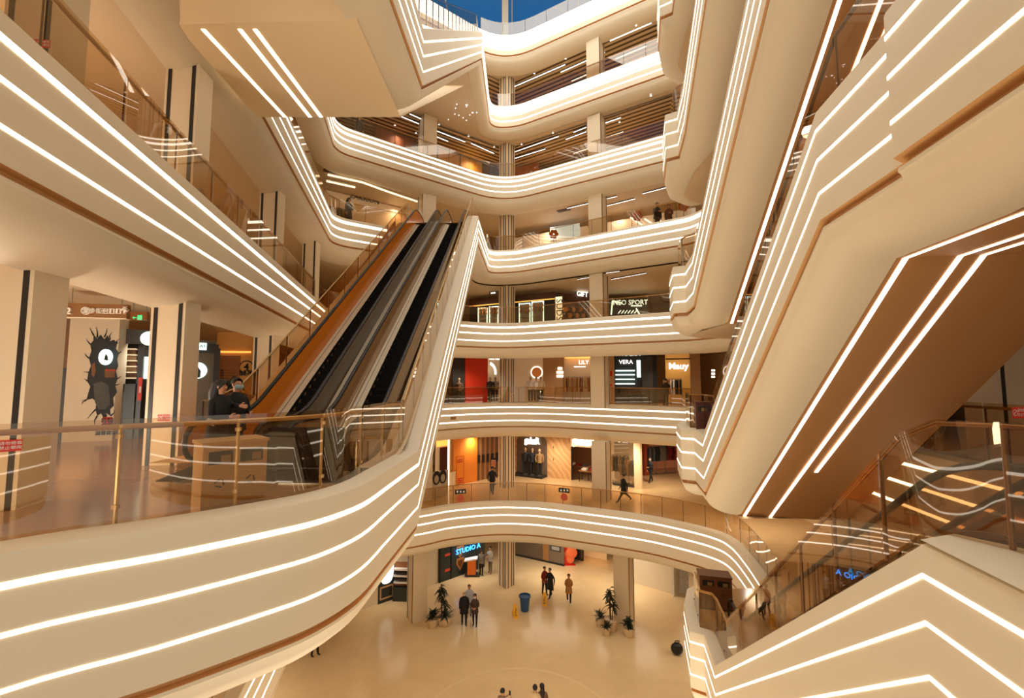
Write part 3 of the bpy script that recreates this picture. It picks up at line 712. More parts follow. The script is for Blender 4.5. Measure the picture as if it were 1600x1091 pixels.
def mannequin(label, p, m, rz=0., group='mannequins in shop windows', s=1., skin=(206, 170, 130)):
    t = thing('mannequin', label, 'mannequin', p, rz, group); B = Vector(p)
    def pt(mb, nm, mm):
        mb.v = [tuple(Matrix.Rotation(rz, 3, 'Z').inverted() @ ((Vector(v)) * s) * 1 + B) for v in mb.v]; return mb.build(nm, mm, t, 50)
    sk = mat('mannequin_skin_%d' % skin[0], skin, .5)
    pt(MB().lathe([(.16, 0), (.16, .03), (.02, .04), (.02, .1)], n=12), 'stand', STEEL)
    mb = MB()
    for sx in (-1, 1): mb.tube([(sx * .09, 0, .88), (sx * .1, .02, .48), (sx * .09, 0, .08)], [.095, .075, .055], 8)
    pt(mb, 'trousers', mat('dark_trousers', (30, 28, 32), .7))
    mb = MB().tube([(0, 0, .84), (0, 0, 1.1), (0, 0, 1.32), (0, 0, 1.44)], [.17, .16, .2, .08], 10)
    for sx in (-1, 1): mb.tube([(sx * .18, 0, 1.39), (sx * .25, .02, 1.12), (sx * .22, -.1, .9)], [.07, .055, .04], 7)
    pt(mb, 'jacket', m)
    pt(MB().tube([(0, 0, 1.42), (0, 0, 1.52)], [.05, .05], 8).ball((0, 0, 1.62), (.085, .1, .12), 10, 8), 'head', sk)
    return t
t = shop('shop_window', 'rounded dim display window with white shop logo and three dressed figures', F.at(831, 742), 'shop window')
part_box(F, t, 'surround', MARB, 806, 858, 664, 746, -.12, .12, zb=z, zt=-1.9)
A, B, zb, ztp = F.rect(808, 855, 680, 743, .02); mb = MB(); n = 6; r = .55; L = (B.xy - A.xy).length
pts = [(0, zb), (L, zb)] + [(L - r + r * math.cos(math.pi / 2 * k / n), ztp - r + r * math.sin(math.pi / 2 * k / n)) for k in range(n + 1)] + [(r - r * math.sin(math.pi / 2 * k / n), ztp - r + r * math.cos(math.pi / 2 * k / n)) for k in range(n + 1)]
mb.add([A * 0 + Vector((A.x, A.y, 0)) + F.d * u + F.n * .02 + Vector((0, 0, w_)) for u, w_ in pts], [tuple(range(len(pts)))]); mb.build('backdrop', SHADE, t)
for nm, dep in (('sill', 0),): part_box(F, t, nm, DARK, 808, 855, 742, 744.5, 0, .9, zb=z, zt=z + .12)
F.text('gubaR', 831, 689, .62, .12, LITW, t, 'lit_logo', .8, bold=.03); F.text('GENTLEMAN', 831.5, 693.5, .13, .12, LITW, t, 'lit_logo')
for i, (px, c, g) in enumerate(((821, (40, 40, 46), 'dark suit'), (832, (34, 38, 42), 'dark suit'), (843, (150, 116, 70), 'tan coat'))):
    p = F.at(px, 741, .5); mannequin(('figure in navy suit beside the tan-coated one in the dim window', 'middle figure in black suit in the dim window', 'figure in tan coat in the dim window')[i], (p.x, p.y, z + .12), mat('suit_%d' % i, c, .8), R(-30), s=1.12)
o = part_box(F, None, 'cladding_panel', MARB, 856, 893, 668, 752, 0, .1, zb=z, zt=zt); tag(o, 'diagonally veined beige stone wall panel between the shop windows', 'wall panel')
mb = MB(); F.box(mb, 864.3, 865.2, 697, 701, .1, .02); F.box(mb, 864.3, 865.2, 716, 720, .1, .02); mb.build('switch', DARK, o)
t = shop('storefront', 'clothes shop entrance under white logo with display tables inside', F.at(912, 748))
part_box(F, t, 'back_wall', mat('shop_back_brown', (120, 70, 36), .6, emit=.12), 893, 934, 695, 749, -2.2, .05, zb=z, zt=-2.0)  # back wall glows faintly in place of shop lamps
part_box(F, t, 'fascia_panel', CREAMW, 892, 934, 664, 699, 0, .1, zt=zt)
part_box(F, t, 'frame', DARK, 893, 894.6, 699, 748, 0, .1, zb=z); part_box(F, t, 'frame', DARK, 931, 932, 699, 748, 0, .1, zb=z)
F.text('gubaR', 911.5, 690, .75, .14, LITW, t, 'lit_logo', .9, bold=.03); F.text('GENTLEMAN', 912, 695.8, .15, .14, LITW, t, 'lit_logo')
def display_table(label, p, rz, w, d, h, n, grp):
    t = thing('display_table', label, 'table', p, rz, grp); B = Vector(p); M = Matrix.Rotation(rz, 3, 'Z').inverted()
    MB().box(B + Vector((0, 0, h)), (w, d, .05)).build('tabletop', WOODM, t)
    for sx in (-1, 1):
        for sy in (-1, 1): MB().box(B + Vector((sx * (w / 2 - .05), sy * (d / 2 - .05), h / 2)), (.05, .05, h)).build('leg', DARK, t)
    for i in range(n):
        o = MB().box((p[0] + (i - (n - 1) / 2) * w / (n + .3) * math.cos(rz), p[1] + (i - (n - 1) / 2) * w / (n + .3) * math.sin(rz), p[2] + h + .1), (w / (n + 1) * .8, d * .6, .14), rz)
        o = o.build('folded_clothes', mat('folded_%d' % (i % 3), ((232, 222, 204), (150, 40, 34), (60, 50, 46))[i % 3], .8)); tag(o, ('pale folded clothes stacked on a shop table', 'red folded clothes stacked on a shop table', 'dark folded clothes stacked on a shop table')[i % 3], 'clothes', ('pale folded clothes', 'red folded clothes', 'dark folded clothes')[i % 3] + ' on the shop tables')
    return t
p = F.at(905, 742, -.9); display_table('wooden display table, the deeper one in the lit clothes shop', (p.x, p.y, z), F.ang, 1.7, .7, .85, 3, 'shop tables')
p = F.at(920, 746, -.2); display_table('wooden display table, the nearer one in the lit clothes shop', (p.x, p.y, z), F.ang, 1.3, .7, .7, 2, 'shop tables')
def rack(label, p, rz, w, h, n, cols, glabel, seed=1, grp=None):
    """clothes rail with separate garments on it"""
    rnd = random.Random(seed); t = thing('clothes_rack', label, 'clothes rack', p, rz); B = Vector(p)
    MB().tube([B + Vector((-w / 2, 0, h)), B + Vector((w / 2, 0, h))], .02, 6).build('rail', STEEL, t)
    for sx in (-1, 1): MB().tube([B + Vector((sx * w / 2, 0, 0)), B + Vector((sx * w / 2, 0, h))], .02, 6).build('upright', STEEL, t)
    MB().box(B + Vector((0, 0, .04)), (w, .35, .04)).build('base', STEEL, t)
    c, s_ = math.cos(rz), math.sin(rz); protos = {}
    for i in range(n):
        u = (i + .5) / n * w - w / 2; col = cols[rnd.randrange(len(cols))]; key = col
        if key not in protos:
            mb = MB(); L = 1.05
            sec = [(.02, .05, 0), (.06, .2, -.04), (.07, .24, -.12), (.06, .21, -.5), (.075, .25, -L)]
            for k, (a, b, zz) in enumerate(sec): mb.v += [(a, b, zz), (a, -b, zz), (-a, -b, zz), (-a, b, zz)]
            for k in range(4): mb.f += [(k * 4 + j, k * 4 + (j + 1) % 4, k * 4 + 4 + (j + 1) % 4, k * 4 + 4 + j) for j in range(4)]
            mb.f += [(3, 2, 1, 0), (16, 17, 18, 19)]; mb.mi = [0] * len(mb.f)
            for sy in (-1, 1): mb.tube([(0, sy * .2, -.1), (0, sy * .29, -.4), (0, sy * .27, -.68)], [.055, .05, .04], 5)
            o = mb.build('garment', mat('cloth_%d_%d_%d' % col, col, .85), None, 40)
            MB().tube([(0, 0, 0), (0, 0, .06)], .008, 4).build('hanger', STEEL, o); protos[key] = o
            o.location = (p[0] + u * c, p[1] + u * s_, p[2] + h - .05); o.rotation_euler = (0, 0, rz + rnd.uniform(-.25, .25)); tag(o, glabel, 'garment', glabel)
        else:
            o = dup(protos[key], (p[0] + u * c, p[1] + u * s_, p[2] + h - .05), rz + rnd.uniform(-.25, .25))
    return t
t = shop('shop_window', 'tall glass shop window with a lit logo, racks behind, on the arched storey', F.at(974, 748), 'shop window')
part_box(F, t, 'back_wall', CREAMW, 953, 996, 672, 745, -1.6, .05, zb=z, zt=zt)
part_box(F, t, 'pane', PANE, 960, 992, 686, 744, .05, .02, zb=z + .1)
part_box(F, t, 'sill', DARK, 958, 993, 742, 745, 0, .1, zb=z, zt=z + .1)
part_box(F, t, 'pier', CREAMW, 992.5, 1003, 672, 746, -.1, .4, zb=z, zt=zt)
F.text('bar', 974, 686.5, .6, .12, LITW, t, 'lit_logo', 1., bold=.03)
p = F.at(966, 740, -.6); rack('rack of tan and grey coats behind the tall glass window', (p.x, p.y, z), F.ang, 1.5, 1.9, 6, ((150, 112, 72), (92, 84, 74)), 'coat hanging behind the tall glass window', 3)
p = F.at(983, 740, -.6); rack('second rack of coats behind the tall glass window, deeper in', (p.x, p.y, z), F.ang, 1.2, 1.7, 5, ((176, 130, 90), (110, 92, 76)), 'jacket hanging deeper behind the tall glass window', 4)
G = Face((6.9, 32.2), (10.6, 33.5))
t = shop('storefront', 'open clothes shop full of dark coats at the end of the arched storey', G.at(1030, 740))
part_box(G, t, 'back_wall', mat('shop_back_red', (170, 100, 64), .6, noise=.2, emit=.3), 1000, 1062, 676, 742, -1.5, .05, zb=z, zt=zt)  # emission raised to brighten the end shop
part_box(G, t, 'sign_pillar', mat('rust_sign', (150, 62, 34), .5), 1003, 1010, 692, 735, .1, .3, zb=z)
for i, (px, cs, gl_) in enumerate(((1018, ((44, 42, 44), (90, 88, 86), (30, 30, 34)), 'dark coat on the first rack by the rust pillar'), (1032, ((66, 70, 62), (36, 36, 40), (120, 112, 100)), 'coat on the middle rack of the end shop'), (1046, ((150, 40, 30), (96, 30, 26)), 'red coat on the far rack of the end shop'))):
    p = G.at(px, 735, .2); rack(('rack of black and grey coats by the rust pillar', 'rack of olive and black coats in the end shop', 'rack of red coats in the end shop')[i], (p.x, p.y, z), G.ang, .95, 2.1, 6, cs, gl_, 10 + i)
# ---- storey 3
F = WLn[3]; z = LV[3]; zt = 3.62
o = part_box(F, None, 'cladding_panel', CHAR, 706, 726, 550, 628, 0, .1, zb=z, zt=zt); tag(o, 'charcoal wall panel beside the red shop wall', 'wall panel')
o = part_box(F, None, 'shop_wall_panel', REDW, 726, 761, 550, 628, .05, .1, zb=z, zt=zt - .12); tag(o, 'plain red shop wall on the storey above the arch', 'wall panel')
t = shop('shop_window', 'cream window with a glowing white arc and patterned dresses beside the red wall', F.at(772, 620), 'shop window')
part_box(F, t, 'back_wall', CREAMW, 761, 790, 550, 628, -.6, .06, zb=z, zt=zt)
p = F.at(762, 582, .1); mb = MB(); n = 14
for k in range(n):
    a0, a1 = [R(-12 + 84 * (k + j) / n) for j in (0, 1)]
    q = [p + F.d * (math.cos(a) * rr) + Vector((0, 0, math.sin(a) * rr)) for a in (a0, a1) for rr in (.62, .82)]
    mb.quad(q[0], q[1], q[3], q[2])
mb.build('light_ring', LITW, t)
part_box(F, t, 'header', TAN, 761, 790, 548, 560, -.02, .1)
F.text('ONLY HERE', 773, 561, .2, .12, LITW, t, 'lettering')
for i, (px, c) in enumerate(((766, (46, 44, 44)), (774, (150, 140, 126)))):
    p = F.at(px, 618, .3); mannequin(('dark dressed figure under the glowing white arc', 'grey dressed figure by the column near the glowing arc')[i], (p.x, p.y, z), mat('dress_%d' % i, c, .8), .3, s=1.1)
p = F.at(717, 622, .6); mannequin('brown dressed figure before the charcoal panel', (p.x, p.y, z), mat('brown_knit', (120, 88, 64), .9), .2, s=1.05)
F = WRn[3]
t = shop('shop_window', 'cream shop window with orange disc in a white light ring', F.at(826, 620), 'shop window')
part_box(F, t, 'back_wall', CREAMW, 803, 849, 550, 628, 0, .08, zb=z, zt=zt)
p = F.at(838.5, 582, .14)
for nm, r0, r1, m_ in (('light_ring', .40, .47, LITW), ('disc', 0., .39, mat('orange_disc', (226, 132, 58), .5, emit=.2))):
    mb = MB(); n = 24
    for k in range(n):
        a0, a1 = 2 * math.pi * k / n, 2 * math.pi * (k + 1) / n
        q = [p + F.d * (math.cos(a) * rr) + Vector((0, 0, math.sin(a) * rr)) for a in (a0, a1) for rr in (r0, r1)]
        mb.quad(q[0], q[1], q[3], q[2])
    mb.build(nm, m_, t)
part_box(F, t, 'header', TAN, 803, 849, 548, 558, .02, .1)
for i, (px, c) in enumerate(((829, (240, 232, 220)), (838, (246, 240, 230)), (845, (214, 190, 150)))):
    p = F.at(px, 618, .6); mannequin(('figure in white dress nearest the tall plant', 'figure in white dress in front of the orange disc', 'figure in beige dress by the tan pier')[i], (p.x, p.y, z), mat('pale_dress_%d' % i, c, .8), .3 * i, s=1.12)
o = part_box(F, None, 'cladding_panel', TAN, 849, 882, 550, 628, .05, .12, zb=z, zt=zt); tag(o, 'tan pier with three stacked glowing shop signs', 'wall panel')
t = shop('shop_sign', 'stack of three white lit shop signs on the tan pier', F.at(875, 582, .2), 'sign')
for yy, hw in ((576, 3.2), (582, 5), (588, 5)): part_box(F, t, 'lit_plate', LITW, 875 - hw, 875 + hw, yy - 1.9, yy + 1.9, .18, .05)
t = shop('storefront', 'cream clothes shop with blue-white lit LILY lettering', F.at(902, 622))
part_box(F, t, 'back_wall', CREAMW, 882, 926, 550, 628, -.9, .06, zb=z, zt=zt)
part_box(F, t, 'lit_ceiling', LITY, 884, 924, 557, 560, -.8, .5)
F.text('LILY', 912, 566.5, .42, .1, LITW, t, 'lit_logo'); part_box(F, t, 'light_line', LITW, 897, 915, 572.5, 574, .1, .03)
p = F.at(893, 612, .2); rack('rack of beige and cream clothes under the LILY lettering', (p.x, p.y, z), F.ang, 1.3, 1.9, 8, ((206, 160, 104), (232, 200, 150), (176, 124, 74)), 'beige garment hanging under the LILY lettering', 20)
p = F.at(912, 612, .2); rack('second rack of brown clothes beside the pale column', (p.x, p.y, z), F.ang, 1.3, 1.9, 8, ((196, 146, 92), (150, 96, 56), (236, 212, 170)), 'brown garment hanging beside the pale column', 21)
o = part_box(F, None, 'cladding_panel', TAN, 946, 960, 550, 628, .3, .12, zb=z, zt=zt); tag(o, 'narrow tan pier with two small red notices', 'wall panel')
for y0, y1 in ((580, 588), (600, 604)): part_box(F, o, 'notice', RED, 952, 956.5, y0, y1, .43, .01)
t = shop('storefront', 'black shop with rows of lit white shelves and a bright poster', F.at(977, 622))
part_box(F, t, 'back_wall', BLK, 959, 1027, 558, 628, -.5, .06, zb=z, zt=zt)
part_box(F, t, 'header', DARK, 947, 1010, 558, 562, .3, .1)
for yy in (578.5, 585, 592, 599): part_box(F, t, 'lit_shelf', LITC, 962, 992, yy, yy + 1.8, -.4, .3)
F.text('VERA', 978, 566, .42, .05, LITW, t, 'lit_logo'); F.text('MODERN', 981, 553.5, .42, .45, LITC, t, 'lit_logo')
part_box(F, t, 'lit_poster', LITC, 995, 1001, 563, 590, -.3, .05)
part_box(F, t, 'pier', CHAR, 1003, 1020, 558, 626, -.3, .3, zb=z)
t = shop('storefront', 'golden lit boutique with white neon script above hanging clothes', F.at(1053, 622))
part_box(F, t, 'back_wall', mat('gold_wall', (232, 168, 78), .5, emit=.25), 1040, 1080, 555, 628, -.5, .06, zb=z, zt=zt)  # wall glow added to make the boutique look lit
part_box(F, t, 'header', DARK, 1040, 1078, 560, 562, .2, .1)
F.text('Mauy', 1060, 572.5, .62, .15, LITW, t, 'neon_script', 1., bold=.015)
part_box(F, t, 'pier', TAN, 1078, 1094, 552, 626, 0, .3, zb=z, zt=zt)
p = F.at(1051, 612, .2); rack('rack of black and white clothes below the neon script', (p.x, p.y, z), F.ang, 1.2, 1.75, 8, ((40, 38, 38), (228, 216, 200), (156, 106, 66)), 'garment hanging below the neon script', 30)
t = shop('shop_sign', 'lone white lit sign with three bars near the sloping rail', F.at(1114, 584, .6), 'sign')
for yy in (579, 584, 589): part_box(F, t, 'lit_bar', LITW, 1111.5, 1117, yy - 1.4, yy + 1.4, .6, .05)
# ---- storey 4
F = WLn[4]; z = LV[4]; zt = 8.02
t = shop('storefront', 'dark jewellery shop with glowing showcases on both sides of the column', F.at(800, 500))
part_box(F, t, 'back_wall', BLK, 735, 866, 440, 505, -.7, .06, zb=z, zt=zt - .25)
A, B, zb_, zt_ = F.rect(735, 868, 440, 480, 0)
mb = MB().box(((A.x + B.x) / 2, (A.y + B.y) / 2, 7.45), ((B.xy - A.xy).length, .25, .5), F.ang); mb.build('header', mat('brown_header', (84, 54, 34), .5), t)
c_ = (A + B) / 2 + F.n * .14; MB().box((c_.x, c_.y, 7.2), ((B.xy - A.xy).length, .04, .06), F.ang).build('light_line', LITY, t)
def showcase(px0, px1, py0, py1, label, seed):
    rnd = random.Random(seed); t = shop('showcase', label, F.at((px0 + px1) / 2, py1, .4), 'showcase')
    part_box(F, t, 'back_panel', mat('showcase_back', (120, 104, 78), .5, noise=.3, nscale=6, emit=.25), px0, px1, py0, py1, .3, .04, zb=z)
    w_ = 1.4
    for a, b in ((px0, px0 + w_), (px1 - w_, px1)): part_box(F, t, 'light_tube', LITC, a, b, py0, py1, .4, .04, zb=z + .05)
    part_box(F, t, 'light_tube', LITC, px0, px1, py0, py0 + 1.2, .4, .04)
    for k in range(3): part_box(F, t, 'shelf', STEEL, px0 + w_, px1 - w_, py0 + (k + 1) * (py1 - py0) / 4, py0 + (k + 1) * (py1 - py0) / 4 + .5, .4, .12)
    for k in range(6):
        px = px0 + 2.5 + (k % 3) * (px1 - px0 - 5) / 2; py = py0 + (k // 3 + 1) * (py1 - py0) / 4 - .2
        q = F.at(px, py, .46); o = MB().lathe([(.05, 0), (.09, .06), (.06, .2), (.02, .26)], q, 8).build('ornament', mat('gold_ornament', (206, 140, 60), .3, metal=.5), None, 50); tag(o, 'small gold ornament standing in a glowing showcase', 'ornament', 'ornaments in the showcases')
showcase(747, 762, 481, 503, 'glowing showcase at the dark shop end nearest the escalator', 1); showcase(764.5, 779, 479, 503, 'glowing showcase just before the cluster column', 2)
showcase(811, 829, 474, 503, 'glowing showcase beside the cluster column on the dark shop side', 3); showcase(831, 850, 471, 502, 'glowing showcase next to the dark panel and upright white sign', 4)
t = shop('shop_sign', 'upright cream lit sign with turned black letters on the dark shop corner', F.at(873.5, 482, .3), 'sign')
part_box(F, t, 'board', mat('cream_lit', (250, 236, 196), .4, emit=1.0), 868.5, 878.5, 464, 500, .3, .06)
F.text('SUDS', 873.5, 484, .62, .37, BLACK, t, 'lettering', 1., True)
t = shop('hanging_sign', 'small grey hanging sign plate in front of the dark shop', F.at(773, 457, 1.5), 'sign')
part_box(F, t, 'plate', mat('grey_plate', (110, 100, 88), .4), 765, 782, 455, 460, 1.5, .05); part_box(F, t, 'lit_strip', LITW, 767, 774, 457, 458.6, 1.56, .01)
F = WRn[4]
t = shop('storefront', 'dark gift shop corner crowded with gold trinkets', F.at(895, 500))
part_box(F, t, 'back_wall', mat('gift_back', (120, 78, 44), .6, noise=.4, nscale=5, emit=.15), 878, 925, 452, 505, -.5, .05, zb=z, zt=zt - .3)
A, B, *_ = F.rect(870, 935, 450, 480, 0); MB().box(((A.x + B.x) / 2, (A.y + B.y) / 2, 7.45), ((B.xy - A.xy).length, .25, .5), F.ang).build('header', mat('brown_header', (84, 54, 34)), t)
F.text('GIFT', 910, 460, .5, .2, LITW, t, 'lit_logo')
rnd = random.Random(5)
for k in range(14):
    q = F.at(884 + (k % 7) * 5.4, 484 + (k // 7) * 9, .1); s_ = rnd.uniform(.14, .24)
    o = MB().ball((q.x, q.y, q.z), (s_, s_ * .8, s_), 8, 6).build('trinket', [mat('gold_ornament', (206, 140, 60)), mat('dark_trinket', (70, 46, 30), .5)][k % 2], None, 50)
    MB().lathe([(s_ * .6, -s_ * 1.2), (s_ * .5, -s_ * .8)], (q.x, q.y, q.z), 8).build('foot', DARK, o)
    tag(o, ('round gold trinket on display in the gift corner', 'round dark trinket on display in the gift corner')[k % 2], 'trinket', ('round gold trinkets', 'round dark trinkets')[k % 2] + ' in the gift corner')
H = Face((6.0, 30.8), (10.5, 30.4))
t = shop('storefront', 'black fashion store with slanted white light beams and lit name', H.at(975, 495))
part_box(H, t, 'back_wall', BLK, 944, 1012, 462, 500, -.8, .05, zb=z, zt=zt - .4)
H.text('NEO SPORT', 985, 473, .5, .1, LITC, t, 'lit_logo', .9)
for (a, b, c, d) in ((957, 470, 955, 492), (957, 470, 972, 474), (986, 478, 1003, 478), (994, 482, 999, 491)):
    pa, pb = H.at(a, b, .1), H.at(c, d, .1); MB().tube([pa, pb], .05, 6).build('light_beam', LITC, t)
for k in range(6):
    pa, pb = H.at(966 + k * 5, 490, .2), H.at(970 + k * 5, 485, .2); MB().tube([pa, pb], .035, 5).build('light_beam', LITC, t)
# ---- storey 5, far left corner shop
F = Face((-9.3, 26.5), (-5.2, 29.5)); z = LV[5]
t = shop('storefront', 'cream shop with small dark name lettering beyond the visitor in black', F.at(570, 330))
part_box(F, t, 'back_wall', CREAMW, 500, 660, 285, 350, 0, .06, zb=z, zt=12.95)
part_box(F, t, 'lit_ceiling', LITY, 505, 590, 291, 294, .5, .5)
F.text('ZAKRION', 570, 311, .42, .1, BRONZE, t, 'lettering')
part_box(F, t, 'header', BRONZE, 553, 588, 299, 302, .1, .2)
p = F.at(519, 326, .9); rack('rack of pale and olive clothes at the corner of the cream shop', (p.x, p.y, z), F.ang, 1.6, 1.7, 8, ((226, 206, 176), (120, 120, 86), (196, 160, 110)), 'garment on the rack at the corner of the cream shop', 40)
p = F.at(588, 330, .9); display_table('table of folded clothes in front of the small dark lettering', (p.x, p.y, z), F.ang, 1.8, .8, .8, 4, 'shop tables')
# storey 5, bright white shop on the other side
F = Face((1.2, 31.8), (10.5, 27.0))
t = shop('storefront', 'white shop with bluish light windows behind the pale gallery', F.at(900, 360))
part_box(F, t, 'back_wall', mat('white_shop_wall', (240, 226, 204), .5, emit=.25), 800, 1088, 320, 392, 0, .06, zb=z, zt=12.4)  # white wall emits to imitate a brightly lit interior
for a, b, y0, y1 in ((860, 906, 352, 372), (735, 752, 360, 384)): part_box(F, t, 'lit_window', mat('bluish_window', (190, 214, 226), .3, emit=.9), a, b, y0, y1, .1, .04)
for k in range(3):
    pa, pb = F.at(985 + k * 22, 340 + k * 2, .3), F.at(1010 + k * 22, 356 + k * 2, .3); MB().tube([pa, pb], .05, 5).build('light_beam', LITW, t)
for k, (px, py) in enumerate(((865, 366), (925, 352), (996, 338), (1068, 322))):
    q = F.at(px, py, 1.2); o = MB()
    for j in range(6): o.ball((q.x + .2 * math.cos(j), q.y, q.z + .2 * math.sin(j)), (.15, .06, .15), 7, 5)
    o = o.build('flower_ornament', mat('orange_flower', (214, 120, 40), .6), None, 50); MB().tube([(q.x, q.y, q.z), (q.x, q.y, z)], .02, 5).build('stem', BRONZE, o)
    tag(o, ('round orange flower ornament nearest the cluster column', 'round orange flower ornament right beside the plain column', 'round orange flower ornament between the plain column and two visitors', 'round orange flower ornament at the far end of the white shop')[k], 'ornament')
# storey 6, warm shops below the slats
F = Face((-9.2, 26.6), (-.6, 33.0)); z = LV[6]
for nm, lb, m_, a, b in (('storefront', 'red-brown shop front below the slatted ceiling', mat('redbrown_shop', (130, 66, 40), .6, noise=.2, emit=.06), 585, 650), ('storefront', 'amber shop wall beside the cluster column below the slatted ceiling', mat('amber_shop', (206, 144, 56), .5, noise=.1, emit=.12), 684, 754), ('storefront', 'dark brown shop front tight against the cluster column, high up', mat('brown_shop', (84, 54, 38), .6, noise=.2), 754, 788)):
    t = shop(nm, lb, F.at((a + b) / 2, 250)); part_box(F, t, 'back_wall', m_, a, b, 190, 280, .1, .08, zb=z, zt=17.9)
    for k in range(3): part_box(F, t, 'frame', BRONZE, a + k * (b - a) / 2 - .5, a + k * (b - a) / 2 + .5, 190, 280, .2, .04, zb=z, zt=17.9)
F = Face((0., 33.2), (10.5, 28.0))
t = shop('storefront', 'long cream shop wall with amber goods under the sloping slats', F.at(900, 240))
part_box(F, t, 'back_wall', mat('cream_goods', (214, 170, 116), .6, noise=.25, nscale=2.5, emit=.08), 800, 1030, 190, 275, .1, .06, zb=z, zt=17.4)
part_box(F, t, 'goods_shelf', mat('amber_goods', (196, 116, 44), .6, noise=.4, nscale=4), 802, 842, 258, 278, .4, .2, zb=z)
# ---- ground floor
F = WLn[1]; z = LV[1]
struct(MB().quad((-9.5, 25.7, z), (-4.9, 29.8, z), (-4.9, 29.8, -7.5), (-9.5, 25.7, -7.5)), 'wall_shops', CREAM)
t = shop('storefront', 'dark green boarded shop front with gold crests and red plates', F.at(715, 900))
part_box(F, t, 'board', DGREEN, 685, 756, 845, 905, 0, .1, zb=z, zt=-7.5)
for px, py in ((699, 867), (699, 891)): part_box(F, t, 'red_plate', mat('red_plate', (196, 60, 36), .5, emit=.2), px - 4, px + 4, py - 1.8, py + 1.8, .1, .03)
for px, py in ((719, 861), (719, 880)):
    q = F.at(px, py, .13); mb = MB(); w_ = [(-.3, .35), (.3, .35), (.32, 0), (0, -.5), (-.32, 0)]
    mb.add([q + F.d * a + Vector((0, 0, b)) for a, b in w_], [(0, 1, 2, 3, 4)]); mb.add([q + F.n * .01 + F.d * a * .6 + Vector((0, 0, b * .6)) for a, b in w_], [(0, 1, 2, 3, 4)], 1)
    mb.build('crest', [mat('gold_crest', (176, 120, 60), .5), mat('rust_crest', (110, 54, 32), .5)], t)
F.text('STUDIO A', 732, 858, .46, .2, LITB, t, 'lit_logo')
for px in (687.5, 705): part_box(F, t, 'frame', DARK, px - .6, px + .6, 845, 910, .1, .05, zb=z, zt=-7.5)
F = WRn[1]
t = shop('shutter', 'grey-brown lowered shutters with a framed notice', F.at(850, 878), 'shutter')
part_box(F, t, 'panel', mat('shutter_grey', (112, 96, 80), .5), 806, 848, 840, 872, 0, .08, zb=z, zt=-7.5)
part_box(F, t, 'panel', mat('shutter_tan', (170, 122, 72), .5), 848.5, 858, 840, 874, 0, .08, zb=z, zt=-7.5)
part_box(F, t, 'panel', mat('shutter_grey2', (124, 108, 90), .5), 858.5, 882, 840, 880, 0, .08, zb=z, zt=-7.5)
part_box(F, t, 'skirting', DARK, 806, 882, 873, 876, .08, .04, zb=z, zt=z + .12)
part_box(F, t, 'notice', mat('notice_frame', (60, 62, 64), .4), 860, 876, 853, 861.5, .1, .03); part_box(F, t, 'notice', mat('notice_paper', (170, 172, 166), .4), 862, 874, 854.5, 860, .135, .005)
G = Face((4.0, 33.8), (7.6, 31.8))
t = shop('storefront', 'dim shop with dark coats behind the red paper ornament', G.at(900, 872))
part_box(G, t, 'back_wall', mat('dim_shop', (70, 52, 38), .6, noise=.3), 884, 912, 842, 878, -.2, .05, zb=z, zt=-7.5)
part_box(G, t, 'lit_ceiling', LITY, 905, 945, 848, 851, -.6, .6); part_box(G, t, 'back_wall', CREAMW, 912, 948, 842, 872, -1.2, .05, zb=z, zt=-7.5)
for k in range(3): part_box(G, t, 'hanging_coats', BLK, 896 + k * 5, 900 + k * 5, 855, 872, 0, .3)
t = shop('paper_ornament', 'standing red and orange paper ornament before the dim shop', G.at(888, 884, 1.), 'ornament')
for dx, dy, r_, m_ in ((884.5, 858, .34, 'a'), (888, 866, .3, 'b'), (893, 864, .42, 'b'), (885, 872, .36, 'a'), (891, 874, .3, 'b'), (886, 880, .34, 'a')):
    q = G.at(dx, dy, 1.); MB().ball(q, (r_, .12, r_), 10, 7).build('paper_shape', mat('paper_red', (206, 44, 24), .6, emit=.15) if m_ == 'a' else mat('paper_orange', (232, 110, 60), .6, emit=.15), t, 50)
MB().box(G.at(888, 884, 1.) * 1 + Vector((0, 0, .05)), (1.0, .3, .08)).build('base', RED, t)
